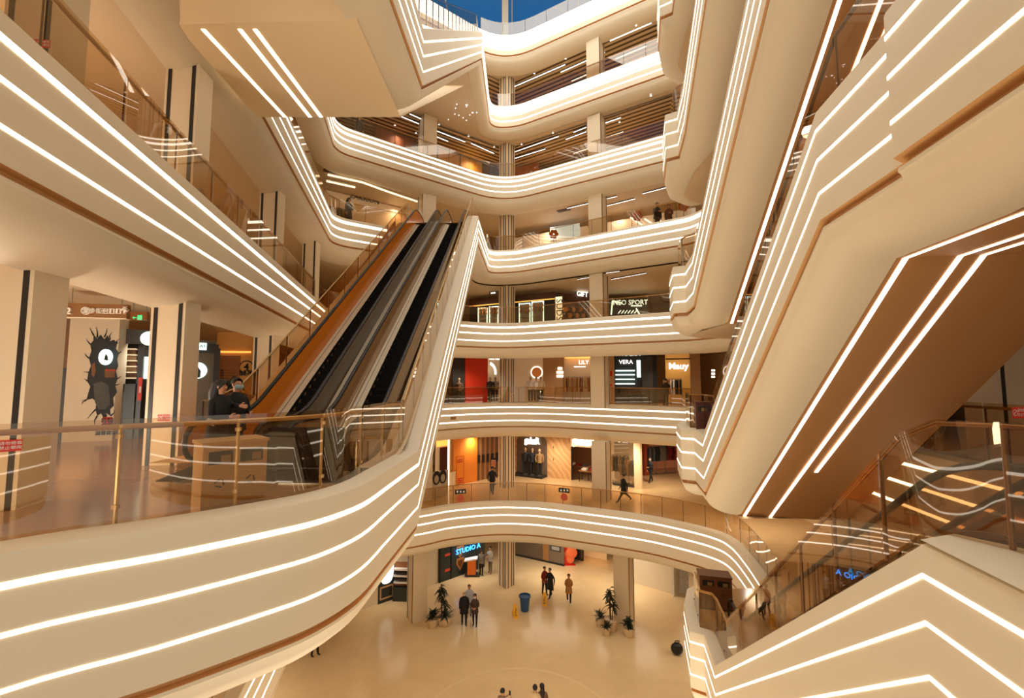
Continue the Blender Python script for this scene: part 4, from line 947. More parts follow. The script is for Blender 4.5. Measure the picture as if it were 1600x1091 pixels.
# counter and kiosk with oval lit panels
A3 = Vector((*onz(591, 945, z), z)); A1 = Vector((*onz(573, 935, z), z)); A2 = Vector((*onz(616, 936, z), z))
K1 = Face((A1.x, A1.y), (A3.x, A3.y)); K2 = Face((A3.x, A3.y), (A2.x, A2.y))
t = shop('kiosk', 'dark green corner kiosk with two white oval printed panels', A3, 'kiosk')
back = A1 + A2 - A3; hk = 3.3
MB().prism([(A1.x, A1.y), (A3.x, A3.y), (A2.x, A2.y), (back.x, back.y)], z, z + hk).build('body', DGREEN, t)
for KF, L in ((K1, (A3 - A1).length), (K2, (A2 - A3).length)):
    o_ = Vector((KF.a.x, KF.a.y, 0)); cx = L / 2; mb = MB(); n = 28; ry, rx = 1.05, L * .44
    sup = [(math.copysign(abs(math.cos(a)) ** .7, math.cos(a)) * rx, math.copysign(abs(math.sin(a)) ** .7, math.sin(a)) * ry) for a in (2 * math.pi * k / n for k in range(n))]
    mb.add([o_ + KF.d * (cx + a) + KF.n * .02 + Vector((0, 0, z + 2.1 + b)) for a, b in sup], [tuple(range(n))])
    ov = mb.build('oval_panel', mat('oval_lit', (236, 240, 236), .4, emit=1.1), t)
    rnd = random.Random(4); mb = MB()
    for k in range(16):
        a, b = rnd.uniform(-.4, .3) * rx, rnd.uniform(-.1, .75) * ry; a2, b2 = a + rnd.uniform(-.25, .25), b + rnd.uniform(-.5, .2)
        q = [o_ + KF.d * (cx + u) + KF.n * .03 + Vector((0, 0, z + 2.1 + w_)) for u, w_ in ((a, b), (a2, b2))]; mb.tube(q, .03, 4)
    mb.build('ink_print', mat('ink', (60, 58, 66), .6), ov)
    q = o_ + KF.d * (cx + rx * .5) + KF.n * .03 + Vector((0, 0, z + 2.6)); MB().ball(q, (.16, .05, .3), 8, 6).build('red_mark', RED, ov)
    for r0, r1, m_, e in ((.92, .78, 0, .0), ):
        mb = MB(); y0, y1, x0, x1, w_ = .2, .95, L * .08, L * .92, .09
        def bar(u0, u1, v0, v1): mb.add([o_ + KF.d * u + KF.n * .02 + Vector((0, 0, z + v)) for u, v in ((u0, v0), (u1, v0), (u1, v1), (u0, v1))], [(0, 1, 2, 3)])
        bar(x0, x1, y0, y0 + w_); bar(x0, x1, y1 - w_, y1); bar(x0, x0 + w_, y0, y1); bar(x1 - w_, x1, y0, y1); mb.build('wood_frame', mat('pale_wood', (214, 166, 116), .5), t)
SH = Face((A2.x, A2.y), (-6.3, 27.6))
t = shop('shelf_unit', 'dark shelving with pale shelves beside the oval-panel kiosk', (-7.0, 28.0, z), 'shelf')
part_box(SH, t, 'back_panel', mat('cocoa_board', (150, 96, 60), .6), 617, 644, 878, 915, 0, .05)
for k in range(5): part_box(SH, t, 'shelf', DARK if k % 2 else WHITE, 617, 644, 887 + k * 5, 889.5 + k * 5, .05, .25)
part_box(SH, t, 'plinth', DGREEN, 616, 644, 915, 940, 0, .3, zb=z)
# far wall and glass door on the other side of the ground floor
struct(MB().quad((7.3, 30.4, z), (10.4, 28.0, z), (10.4, 28.0, -7.5), (7.3, 30.4, -7.5)), 'wall_shops_2', CREAM)
D2 = Face((10.4, 28.0), (12.0, 27.4))
t = shop('glass_door', 'bright shop glass door with white frame at the end of the pale wall', D2.at(1062, 930), 'door')
part_box(D2, t, 'frame', WHITE, 1050, 1053, 888, 934, .05, .1, zb=z); part_box(D2, t, 'goods', mat('pale_goods', (190, 176, 156), .5, noise=.5, nscale=6, emit=.2), 1053, 1076, 890, 930, -.5, .05, zb=z)
part_box(D2, t, 'pane', PANE, 1053, 1076, 888, 932, .05, .02, zb=z)

# black and red notices stuck on the curved glass of storey 2
for px, py, lb in ((719.5, 770, 'black notice with a red disc on the curved glass below the orange wall'), (881.5, 768, 'black notice with a red disc on the curved glass below the veined stone wall')):
    i_ = min(range(len(L2g)), key=lambda j: abs((L2g[j].x / max(.1, L2g[j].y)) - ray(px, py)[0] / ray(px, py)[1]) + (9 if L2g[j].y < 20 else 0))
    a_ = L2g[max(i_ - 1, 0)]; b_ = L2g[min(i_ + 1, len(L2g) - 1)]; GF = Face((a_.x, a_.y), (b_.x, b_.y))
    t = thing('notice_sticker', lb, 'sticker', GF.at(px, py, .05))
    part_box(GF, t, 'plate', BLACK, px - 8.5, px + 8.5, py - 5, py + 2, .045, .006)
    for k in range(3): part_box(GF, t, 'print', WHITE, px - 6 + k * 5, px - 3.6 + k * 5, py - 3, py, .052, .003)
    c = GF.at(px, py + 9, .05); n = 18; MB().add([c + GF.d * .2 * math.cos(2 * math.pi * k / n) + Vector((0, 0, .2 * math.sin(2 * math.pi * k / n))) for k in range(n)], [tuple(range(n))]).build('red_disc', mat('dull_red', (190, 80, 50), .6), t)
# ------------------------------------------------------------------ people
SKIN = mat('skin', (206, 150, 112), .55, noise=.05)
HAIR = mat('black_hair', (22, 18, 17), .5)
SHOE = mat('dark_shoe', (26, 24, 24), .5)
def person(label, loc, rz, h=1.70, top=(24, 24, 28), legs=(22, 22, 26), hem=.84, stride=0., arms=('down', 'down'), hair='short', mask=None, lean=0., coat=True, head_turn=0., woman=False, shoes=None, pattern=None, group=None):
    """standing figure facing -y before rotation; one skinned body, with hair and clothing as its children"""
    k = h / 1.72; sw = .165 if woman else .185
    V = []; E = []; Rr = []; seg = []
    def add(p, r, par=None, m=None):
        V.append(Vector(p)); Rr.append(r); i = len(V) - 1
        if par is not None: E.append((par, i)); seg.append((par, i, m))
        return i
    ln = lambda z: -lean * max(0, z - .93)
    pel = add((0, 0, .94), .125)
    sp = add((0, ln(1.1), 1.10), .115 if woman else .125, pel, 0); ch = add((0, ln(1.28), 1.28), .135 if woman else .15, sp, 0)
    nb = add((0, ln(1.43), 1.43), .075, ch, 0); nk = add((0, ln(1.49) - .01, 1.49), .048, nb, 2)
    h1 = add((0, ln(1.55) - .025, 1.55), .068, nk, 2); h2 = add((0, ln(1.63) - .02, 1.63), .084, h1, 2); h3 = add((0, ln(1.7) - .012, 1.69), .06, h2, 2)
    hands = []
    for s, mode in zip((-1, 1), arms):
        sh = Vector((s * sw, ln(1.38), 1.38)); fw = {'down': .05, 'swing_f': .5, 'swing_b': -.45, 'hold': .12, 'phone': .35, 'reach': 1.15, 'pocket': -.1, 'wave': 1.6}[mode]
        el = sh + Vector((s * .05, -math.sin(fw) * .27, -math.cos(fw) * .27))
        bend = {'down': .18, 'swing_f': .9, 'swing_b': .0, 'hold': 1.55, 'phone': 1.9, 'reach': 1.5, 'pocket': .75, 'wave': 2.5}[mode]
        inw = {'hold': .13, 'phone': .10, 'pocket': .03}.get(mode, 0.)
        wr = el + Vector((-s * inw, -math.sin(bend) * .25, -math.cos(bend) * .25)); d = (wr - el).normalized()
        pa = wr + d * .075
        a = add(sh, .062, ch, 0); b = add(el, .05, a, 0); c = add(wr, .032, b, 0); e = add(pa, .035, c, 2)
        hands.append((wr, pa, d, s))
    for s in (-1, 1):
        ang = stride * s; hp = Vector((s * .088, 0, .9)); kn = hp + Vector((s * .008, -math.sin(ang) * .42, -math.cos(ang) * .42))
        a2 = ang - (.42 * abs(stride) if ang < 0 else 0) * 1.2; an = kn + Vector((0, -math.sin(a2) * .40, -math.cos(a2) * .40))
        a = add(hp, .1, pel, 1); b = add(kn, .068, a, 1); c = add(an, .046, b, 1); e = add(an + Vector((s * .015, -.13, -.035)), .034, c, 3)
    zmin = min(v.z for v in V) - .036
    V = [(v - Vector((0, 0, zmin))) * k for v in V]; Rr = [r * k for r in Rr]
    me = bpy.data.meshes.new('person'); me.from_pydata(V, E, []); o = bpy.data.objects.new('person', me); C.objects.link(o)
    o.modifiers.new('skin', 'SKIN').use_smooth_shade = True; ss = o.modifiers.new('sub', 'SUBSURF'); ss.levels = ss.render_levels = 1
    sd = me.skin_vertices[0].data
    for i, r in enumerate(Rr): sd[i].radius = (r, r * (.78 if i in (0, 1, 2) else 1)); sd[i].use_root = (i == 0)
    me.update(); dg = bpy.context.evaluated_depsgraph_get(); m2 = bpy.data.meshes.new_from_object(o.evaluated_get(dg))
    mb = MB(); mb.v = [tuple(v.co) for v in m2.vertices]; mb.f = [tuple(p.vertices) for p in m2.polygons]
    for p in m2.polygons:
        c = p.center; best = None
        for (i, j, m) in seg:
            a, b = V[i], V[j]; ab = b - a; t = max(0, min(1, (c - a).dot(ab) / max(1e-9, ab.length_squared))); d = (c - a - ab * t).length / (Rr[i] * (1 - t) + Rr[j] * t)
            if best is None or d < best[0]: best = (d, m)
        mb.mi.append(best[1])
    bpy.data.objects.remove(o); bpy.data.meshes.remove(me); bpy.data.meshes.remove(m2)
    off = Vector((0, 0, zmin))
    for wr, pa, d, s in hands:                                        # five fingers of unequal length and a thumb from the palm's side
        wr = (wr - off) * k; pa = (pa - off) * k; side = d.cross(Vector((s, 0, 0)));  side = side.normalized() if side.length > .1 else Vector((0, -1, 0)); inn = Vector((-s, 0, 0))
        for q, L in ((-.026, .062), (-.009, .075), (.009, .07), (.026, .055)):
            b = pa + side * q * k; mb.tube([b - d * .01, b + d * L * .5 * k + inn * .008, b + d * L * .92 * k + inn * .03 * k], [.0095 * k, .009 * k, .006 * k], 5, 2)
        b = wr + d * .02 * k + side * -.03 * k; mb.tube([b, b + d * .03 * k - side * .022 * k, b + d * .055 * k - side * .028 * k + inn * .012], [.011 * k, .0095 * k, .007 * k], 5, 2)
    hc = (Vector((0, ln(1.62) - .022, 1.62)) - off) * k
    mb.ball(hc + Vector((0, -.092, -.02)) * k, (.012 * k, .018 * k, .022 * k), 6, 5, 2)   # nose
    for s in (-1, 1): mb.ball(hc + Vector((s * .082, 0, -.01)) * k, (.012 * k, .022 * k, .032 * k), 6, 5, 2)   # ears
    nm = 'cloth_%d_%d_%d' % top; nl = 'cloth_%d_%d_%d' % legs
    body = mb.build('person', [mat(nm, top, .8), mat(nl, legs, .8), SKIN, shoes or SHOE], None, 60)
    def child(m, name, mm, sm=50):
        return m.build(name, mm, body, sm)
    for s in (-1, 1): child(MB().ball(hc + Vector((s * .03, -.078, .012)) * k, (.011 * k, .008 * k, .008 * k), 6, 5), 'eye', BLACK)
    child(MB().box(hc + Vector((0, -.083, -.052)) * k, (.04 * k, .008 * k, .009 * k)), 'mouth', mat('lips', (160, 84, 70), .5))
    hm = MB(); n, m_ = 14, 9; rx, ry, rz_ = .096 * k, .106 * k, .105 * k; ctr = hc + Vector((0, .014, .022)) * k
    low = {'short': 1.75, 'bob': 2.15, 'long': 2.1, 'bald': 1.2, 'hood': 2.5}[hair]
    for i in range(m_ + 1):
        a = low * i / m_
        for j in range(n):
            b = 2 * math.pi * j / n; front = max(0., -math.sin(b)); aa = a * (1 - .62 * front ** 1.5) if hair != 'hood' else a * (1 - .5 * front ** 2)
            hm.v.append(tuple(ctr + Vector((rx * math.sin(aa) * math.cos(b), ry * math.sin(aa) * math.sin(b), rz_ * math.cos(aa)))))
    hm.f = [(i * n + j, i * n + (j + 1) % n, (i + 1) * n + (j + 1) % n, (i + 1) * n + j) for i in range(m_) for j in range(n)]; hm.mi = [0] * len(hm.f)
    if hair == 'long': hm.tube([ctr + Vector((0, .06, -.04)) * k, ctr + Vector((0, .1, -.2)) * k, ctr + Vector((0, .11, -.36)) * k], [.085 * k, .085 * k, .05 * k], 8)
    if hair == 'hood': hm.tube([ctr + Vector((0, .05, .03)) * k, ctr + Vector((0, .1, -.16)) * k, ctr + Vector((0, .12, -.34)) * k], [.1 * k, .115 * k, .07 * k], 9)
    if hair != 'bald': child(hm, 'hair', HAIR)
    if mask:
        mm = MB(); n = 8
        for zz, dd, w_ in ((-.008, .092, .05), (-.035, .104, .062), (-.075, .088, .055), (-.09, .07, .04)):
            for j in range(n + 1):
                a = R(-75 + 150 * j / n); mm.v.append(tuple(hc + Vector((math.sin(a) * (w_ + .028), -dd * math.cos(a * .75), zz)) * k))
        mm.f = [(i * 9 + j, i * 9 + j + 1, (i + 1) * 9 + j + 1, (i + 1) * 9 + j) for i in range(3) for j in range(n)]; mm.mi = [0] * len(mm.f)
        child(mm, 'face_mask', mat('mask_%d_%d_%d' % mask, mask, .7))
    if coat:
        cm = MB(); n = 14; sw2 = sw + .035
        for zz, rx, ry in ((1.47, .07, .07), (1.43, .12, .095), (1.37, sw2 - .01, .125), (1.2, sw2 - .02, .145), (1.02, sw2 - .03, .14), (.9, sw2 - .01, .15), (hem, sw2 + (.015 if hem < .7 else 0), .16)):
            for j in range(n):
                b = 2 * math.pi * j / n; cm.v.append(tuple((Vector((rx * math.cos(b), ry * math.sin(b) + ln(zz), zz)) - off) * k))
        cm.f = [(i * n + j, i * n + (j + 1) % n, (i + 1) * n + (j + 1) % n, (i + 1) * n + j) for i in range(6) for j in range(n)]; cm.mi = [0] * len(cm.f)
        child(cm, 'coat', mat(nm, top, .8))
    if pattern:
        pm = MB()
        for s in (-1, 1): pm.tube([(Vector((s * .235, -.02, 1.06)) - off) * k, (Vector((s * .2, -.14, 1.0)) - off) * k], .052 * k, 8)
        child(pm, 'cuff', mat('pale_pattern', (190, 180, 168), .8, noise=.5, nscale=14))
    body.location = loc; body.rotation_euler = (0, 0, rz); tag(body, label, 'person', group)
    return body
def P1(px, py): return (*onz(px, py, LV[1]), LV[1])
def P2_(px, py): return (*onz(px, py, LV[2]), LV[2])
# the pair by the escalator foot
person('person in black hooded jacket with pale patterned cuffs, waiting at the escalator foot', (-4.70, 7.02, .017), R(82), 1.60, (18, 18, 20), (20, 20, 23), .74, 0, ('hold', 'hold'), 'hood', None, .03, woman=True, pattern=True)
person('person in black coat wearing a pale blue mask, hand raised by the orange panel', (-4.78, 7.55, .017), R(66), 1.63, (22, 22, 25), (20, 20, 23), .78, 0, ('reach', 'hold'), 'short', (158, 190, 196), .04)
# storey 2
person('person in long black coat striding past the curved glass balustrade', P2_(975, 785), R(-80), 1.72, (22, 22, 24), (20, 20, 22), .62, .55, ('pocket', 'swing_b'), 'bob', None, .02)
person('person in black suit with light mask walking on the polished floor before the coat racks', P2_(1017, 754), R(-60), 1.74, (24, 24, 27), (22, 22, 25), .82, .3, ('down', 'hold'), 'short', (210, 214, 214))
person('person in black standing below the folding partition with legs apart', P2_(769, 772), R(170), 1.70, (24, 26, 32), (26, 28, 36), .84, .25, ('swing_f', 'swing_b'), 'short')
# storey 3, 5, 6
person('person in dark brown jacket leaning at the balustrade near the golden boutique', (8.95, 25.5, 0), R(150), 1.74, (60, 42, 30), (24, 24, 28), .84, 0, ('phone', 'phone'), 'short', None, .12)
person('person dressed all in black at the corner of the gallery by the coat rack', (-9.05, 23.5, LV[5]), R(60), 1.74, (24, 22, 24), (22, 21, 24), .5, 0, ('down', 'hold'), 'hood', None, 0, woman=True)
person('person in black jacket between the flower ornaments of the white shop', (8.25, 24.1, LV[5]), R(20), 1.72, (26, 26, 32), (24, 24, 28), .8, 0, ('hold', 'down'), 'short')
person('person in brown jacket beside the one in black near the white shop', (8.95, 24.2, LV[5]), R(-20), 1.66, (96, 62, 40), (30, 28, 30), .8, 0, ('down', 'hold'), 'long', woman=True)
person('person with black hair peeping over the high gallery rim', (-8.75, 23.9, LV[6]), R(30), 1.7, (40, 34, 32), (30, 28, 28), .7, 0, ('down', 'down'), 'hood', woman=True)
# ground floor
person('grey haired person in long black coat holding a pale shopping bag', P1(725, 977), R(6), 1.80, (24, 23, 24), (22, 22, 24), .62, .08, ('down', 'down'), 'bald', (230, 214, 190))
person('person in dark brown jacket with long hair and white mask beside the black coat', P1(742, 979), R(-8), 1.70, (74, 58, 46), (36, 32, 32), .74, .05, ('hold', 'hold'), 'long', (226, 220, 212), woman=True)
person('person in pale blue shirt mostly hidden behind the strolling pair', P1(733, 963), R(10), 1.72, (196, 200, 212), (120, 120, 130), .8, 0, ('down', 'down'), 'short')
person('person in dark red jacket huddled with a taller one in black', P1(851, 930), R(35), 1.72, (138, 38, 30), (24, 22, 26), .8, .1, ('pocket', 'hold'), 'short', None, woman=True)
person('person in long black down coat embracing the one in red', P1(860, 934), R(-50), 1.78, (22, 22, 28), (20, 20, 26), .5, .2, ('hold', 'swing_b'), 'short', None, .04)
person('person in tan patterned coat walking alone with hands together', P1(889, 943), R(-10), 1.72, (176, 122, 66), (28, 30, 42), .64, .22, ('hold', 'hold'), 'bob', None, woman=True, shoes=WHITE)
person('cleaner in grey jacket standing at the orange cart', P1(752, 900), R(160), 1.74, (112, 102, 90), (30, 30, 34), .84, .05, ('reach', 'reach'), 'short')
person('person in light grey jacket looking at a phone before the cluster column', P1(766, 896), R(-30), 1.80, (176, 166, 152), (120, 104, 88), .82, .05, ('phone', 'phone'), 'bob', woman=True, shoes=mat('red_shoe', (150, 44, 30), .6))
person('person holding up a phone at the lower edge of the picture', (*onz(785, 1083, -10.15), LV[1]), R(140), 1.70, (150, 120, 96), (40, 38, 44), .8, 0, ('phone', 'phone'), 'short')
person('person with dark hair and pale coat among the two heads at the lower edge', (*onz(836, 1076, -10.1), LV[1]), R(175), 1.72, (226, 196, 150), (50, 44, 44), .7, 0, ('down', 'down'), 'bob', woman=True)
person('person with long dark ponytail next to the pale coat at the lower edge', (*onz(847, 1073, -10.1), LV[1]), R(190), 1.70, (120, 88, 70), (40, 38, 40), .8, 0, ('down', 'down'), 'long', woman=True)
person('person in black trousers whose body is hidden by the curved deck', P1(492, 1026), R(80), 1.72, (30, 28, 30), (18, 18, 20), .8, .12, ('down', 'down'), 'short')
q = P1(1058, 1023)
t = thing('dark_standin', 'small black stand-in for a half-hidden person near the pale fascia', 'bag', q)
MB().ball((q[0], q[1], q[2] + .28), (.3, .22, .28), 12, 8).build('body', BLACK, t, 60); MB().tube([(q[0] - .1, q[1], q[2] + .52), (q[0] - .1, q[1] - .05, q[2] + .66), (q[0] + .1, q[1] - .05, q[2] + .66), (q[0] + .1, q[1], q[2] + .52)], .025, 6).build('strap', BLACK, t, 50)  # bag shape added where a half-hidden person would be
q = P1(731, 972)
t = thing('shopping_bag', 'pale paper shopping bag hanging between the strolling pair', 'bag', (q[0], q[1], q[2] + .38))
MB().box((q[0], q[1] - .12, q[2] + .58), (.26, .1, .4)).build('body', mat('pale_paper', (228, 202, 160), .7), t)
for dx in (-.06, .06): MB().tube([(q[0] + dx, q[1] - .12, q[2] + .78), (q[0] + dx, q[1] - .12, q[2] + .9)], .008, 4).build('strap', DARK, t)
q = onz(785, 1083, -10.15)
t = thing('mobile_phone', 'dark phone held up by the person at the lower edge', 'phone', (q[0] + .28, q[1] + .22, LV[1] + 1.36))
MB().box((q[0] + .28, q[1] + .22, LV[1] + 1.4), (.08, .012, .16), R(140)).build('body', BLACK, t); MB().box((q[0] + .275, q[1] + .213, LV[1] + 1.4), (.07, .004, .14), R(140)).build('screen', CHAR, t)
# ------------------------------------------------------------------ potted plants
LEAF = mat('dark_leaf', (34, 48, 30), .5, noise=.3, nscale=5)
POT = mat('cream_pot', (226, 200, 164), .5, noise=.03)
SOIL = mat('soil', (50, 36, 26), .9); STEM = mat('plant_stem', (84, 62, 38), .8)
def plant(label, loc, h, pr, ph, style, seed, group=None):
    rnd = random.Random(seed); t = thing('potted_plant', label, 'plant', loc, 0, group); B = Vector(loc)
    MB().lathe([(pr * .72, 0), (pr * .78, .02), (pr * .98, ph * .9), (pr * 1.05, ph * .92), (pr * 1.05, ph), (pr * .9, ph), (pr * .88, ph * .93)], B, 18).build('pot', POT, t, 40)
    MB().lathe([(.01, ph * .9), (pr * .9, ph * .92)], B, 14).build('soil', SOIL, t)
    fm = MB(); sm = MB()
    def blade(p, az, up, L, w, droop):
        d = Vector((math.cos(az), math.sin(az), 0)); s_ = Vector((-d.y, d.x, 0)); n = 5; vs = []
        for i in range(n + 1):
            u = i / n; c = p + d * (L * math.cos(up) * u) + Vector((0, 0, L * (math.sin(up) * u - droop * u * u))); ww = w * math.sin(math.pi * min(1, u * .85 + .12)) 
            vs += [c - s_ * ww, c + s_ * ww]
        fm.add(vs, [(2 * i, 2 * i + 1, 2 * i + 3, 2 * i + 2) for i in range(n)])
    if style == 'tree':
        for st in range(3):
            a = st * 2.1; x = Vector((math.cos(a) * .06, math.sin(a) * .06, 0)); hh = h * (.62 + .19 * st)
            sm.tube([B + x + Vector((0, 0, ph * .9)), B + x * 1.5 + Vector((0, 0, hh * .6)), B + x * 2 + Vector((0, 0, hh))], [.03, .026, .02], 6)
            for k in range(26):
                blade(B + x * 2 + Vector((0, 0, hh - rnd.uniform(0, .38) * h * .5)), rnd.uniform(0, 6.28), rnd.uniform(-.3, 1.1), rnd.uniform(.34, .5), .05, rnd.uniform(.4, .9))
    else:
        for k in range(46 if style == 'bush' else 34):
            zz = rnd.uniform(.0, .55 if style == 'bush' else .12) * (h - ph)
            blade(B + Vector((rnd.uniform(-.05, .05), rnd.uniform(-.05, .05), ph * .92 + zz)), rnd.uniform(0, 6.28), rnd.uniform(.2, 1.35), rnd.uniform(.55, .95) * (h - ph) * .8, .035 if style == 'spiky' else .055, rnd.uniform(.15, .6))
        sm.tube([B + Vector((0, 0, ph * .9)), B + Vector((0, 0, ph + (h - ph) * .5))], [.03, .015], 6)
    sm.build('stem', STEM, t, 40); fm.build('foliage', LEAF, t)
    return t
plant('tall dark leafy plant behind two smaller pots by the grooved column', P1(691, 976), 2.05, .3, .45, 'tree', 1)
plant('small bushy plant in cream pot, the one farthest from the strolling pair', P1(676, 980), 1.15, .27, .42, 'bush', 2)
plant('spiky leaved plant in cream pot closest to the strolling pair', P1(696, 977), 1.45, .3, .42, 'spiky', 3)
plant('tall dark leafy plant against the pale column on the open floor side', P1(955, 985), 2.2, .34, .6, 'tree', 4)
plant('spreading spiky plant in cream pot on the side of the tan-coated walker', P1(938, 977), 1.35, .28, .42, 'spiky', 5)
plant('small narrow spiky plant standing in front of the tall one', P1(948, 993), 1.1, .19, .42, 'spiky', 6)
plant('drooping leafy plant in round cream pot at the grooved corner of the pale column', P1(982, 994), 1.2, .3, .45, 'bush', 7)
# ------------------------------------------------------------------ wet floor signs, bin, cart
YEL = mat('yellow_plastic', (240, 172, 34), .4, emit=.06)
def wet_sign(label, loc, rz):
    t = thing('wet_floor_sign', label, 'sign', loc, rz); B = Vector(loc)
    for s in (-1, 1):
        a = [(-.15, s * .2, 0), (.15, s * .2, 0), (.1, s * .02, .66), (-.1, s * .02, .66)]
        mb = MB(); mb.v = [tuple(B + Vector(v)) for v in a] + [tuple(B + Vector(v) + Vector((0, -s * .02, 0))) for v in a]; mb.f = [(0, 1, 2, 3), (7, 6, 5, 4), (0, 4, 5, 1), (1, 5, 6, 2), (2, 6, 7, 3), (3, 7, 4, 0)]; mb.mi = [0] * 6
        p = mb.build('panel', YEL, t)
        f = lambda u, v: B + Vector((u, s * (.2 - .18 * v / .66) + s * .006, v))
        mk = MB().ball(f(.03, .47), (.028, .006, .028), 8, 6)
        for u0, v0, u1, v1 in ((.02, .44, -.02, .34), (-.02, .34, .05, .24), (-.02, .34, -.06, .22), (.02, .42, .07, .36), (-.08, .18, .08, .18), (-.06, .13, .06, .13)): mk.tube([f(u0, v0), f(u1, v1)], .012, 5)
        mk.build('falling_figure', DARK, p)
    MB().box(B + Vector((0, 0, .67)), (.12, .06, .05)).build('handle', YEL, t)
    return t
wet_sign('yellow wet floor sign nearest the blue bin', P1(805, 964), R(15)); wet_sign('yellow wet floor sign at the feet of the embracing pair', P1(851, 945), R(-10))
q = P1(820, 954)
t = thing('waste_bin', 'plain blue tapered plastic bin on the polished floor', 'bin', q)
BLUE = mat('blue_plastic', (34, 84, 138), .4)
MB().lathe([(.22, 0), (.23, .02), (.31, .78), (.29, .78), (.22, .06)], q, 24).build('body', BLUE, t, 40); MB().lathe([(.31, .76), (.35, .77), (.35, .84), (.29, .84), (.29, .78)], q, 24).build('rim', BLUE, t, 40)
q = P1(736, 900); B = Vector(q)
t = thing('cleaning_cart', 'cleaning cart with big orange bag and white top', 'cart', q)
MB().box(B + Vector((.05, 0, .62)), (.56, .5, .9)).build('bag', mat('orange_bag', (226, 112, 22), .6, noise=.1), t); MB().box(B + Vector((0, 0, 1.12)), (.9, .5, .08), 0, 0, 0, R(-10)).build('top', WHITE, t)
MB().box(B + Vector((.1, 0, .13)), (1.0, .5, .06)).build('base', CHAR, t)
for sx in (-.35, .5):
    for sy in (-.2, .2): MB().tube([B + Vector((sx, sy - .02, .07)), B + Vector((sx, sy + .02, .07))], .07, 10).build('wheel', BLACK, t)
MB().tube([B + Vector((.5, -.2, .15)), B + Vector((.55, -.2, 1.1)), B + Vector((.55, .2, 1.1)), B + Vector((.5, .2, .15))], .02, 6).build('handle', STEEL, t)
# no-entry stand before the folding partition
q = P2_(771, 757); B = Vector(q)
t = thing('notice_stand', 'upright notice stand with dark frame before the folding partition', 'sign', q)
MB().lathe([(.2, 0), (.2, .03), (.03, .05), (.02, 1.05)], q, 14).build('base', DARK, t); MB().box(B + Vector((0, 0, 1.4)), (.42, .04, .72)).build('frame', DARK, t)
MB().box(B + Vector((0, -.022, 1.38)), (.3, .005, .52)).build('sheet', mat('notice_sheet', (226, 196, 160), .6), t)
mb = MB()
for k in range(4): mb.box(B + Vector((0, -.026, 1.2 + k * .11)), (.22, .004, .05))
mb.build('print', RED, t)
# ------------------------------------------------------------------ recycling bins, barrier, notices
def recycling_bin(label, loc, rz, w, d, h, body, group=None):
    t = thing('recycling_bin', label, 'bin', loc, rz, group); B = Vector(loc)
    MB().box(B + Vector((0, 0, (h - .04) / 2)), (w, d, h - .04)).build('body', body, t)
    MB().box(B + Vector((0, 0, h - .02)), (w + .03, d + .03, .04)).build('lid', body, t)
    MB().box(B + Vector((0, -d / 2 - .004, h * .76)), (w * .95, .012, h * .26)).build('header_panel', body, t)
    for sx in (-1, 1):
        f = MB().box(B + Vector((sx * w * .24, -d / 2 - .014, h * .79)), (w * .36, .012, h * .17)).build('opening', DARK, t)
        MB().box(B + Vector((sx * w * .24 + .05, -d / 2 - .022, h * .77)), (w * .15, .006, h * .1)).build('flap', mat('bin_flap', (150, 116, 70), .4), f)
        mk = MB(); c = B + Vector((sx * w * .24, -d / 2 - .004, h * .45))
        for k in range(3):
            a = math.pi / 2 + k * 2.094; a2 = a + 1.5
            mk.tube([c + Vector((.05 * math.cos(a), 0, .05 * math.sin(a))), c + Vector((.05 * math.cos(a2), 0, .05 * math.sin(a2)))], .008, 5)
        mk.build('recycling_mark', DARK, t)
    MB().box(B + Vector((0, 0, .02)), (w - .06, d + .01, .04)).build('plinth', DARK, t)
    return t
BINM = mat('beige_bin', (206, 166, 112), .35, noise=.03)
recycling_bin('beige double recycling bin behind the curved glass at the escalator deck', (-3.5, 5.5, .003), R(47), .68, .46, .88, BINM)
recycling_bin('brown double recycling bin on the small deck below the glass flight', (*onz(1117, 948, LV[2]), LV[2] + .006), R(-14), .92, .5, 1.0, mat('brown_bin', (120, 76, 44), .4))
recycling_bin('dark brown recycling bin beside the foot of the sloping rail, upper deck', (5.75, 13.1, .006), R(-14), .55, .45, .98, mat('maroon_bin', (92, 44, 34), .4))
t = thing('barrier_box', 'low dark grey barrier box blocking the closed escalator beside the beige bin', 'barrier', (-3.42, 7.25, .003), 0); B = Vector((-3.42, 7.25, .003))
MB().box(B + Vector((0, 0, .41)), (1.2, .3, .82)).build('body', mat('barrier_grey', (40, 36, 33), .9, noise=.1, spec=.05), t)
MB().box(B + Vector((-.28, -.152, .52)), (.42, .006, .5)).build('panel', mat('barrier_panel', (74, 68, 58), .9, noise=.3, nscale=5, spec=.05), t)
MB().box(B + Vector((0, -.152, .2)), (1.16, .006, .02)).build('seam', BLACK, t)
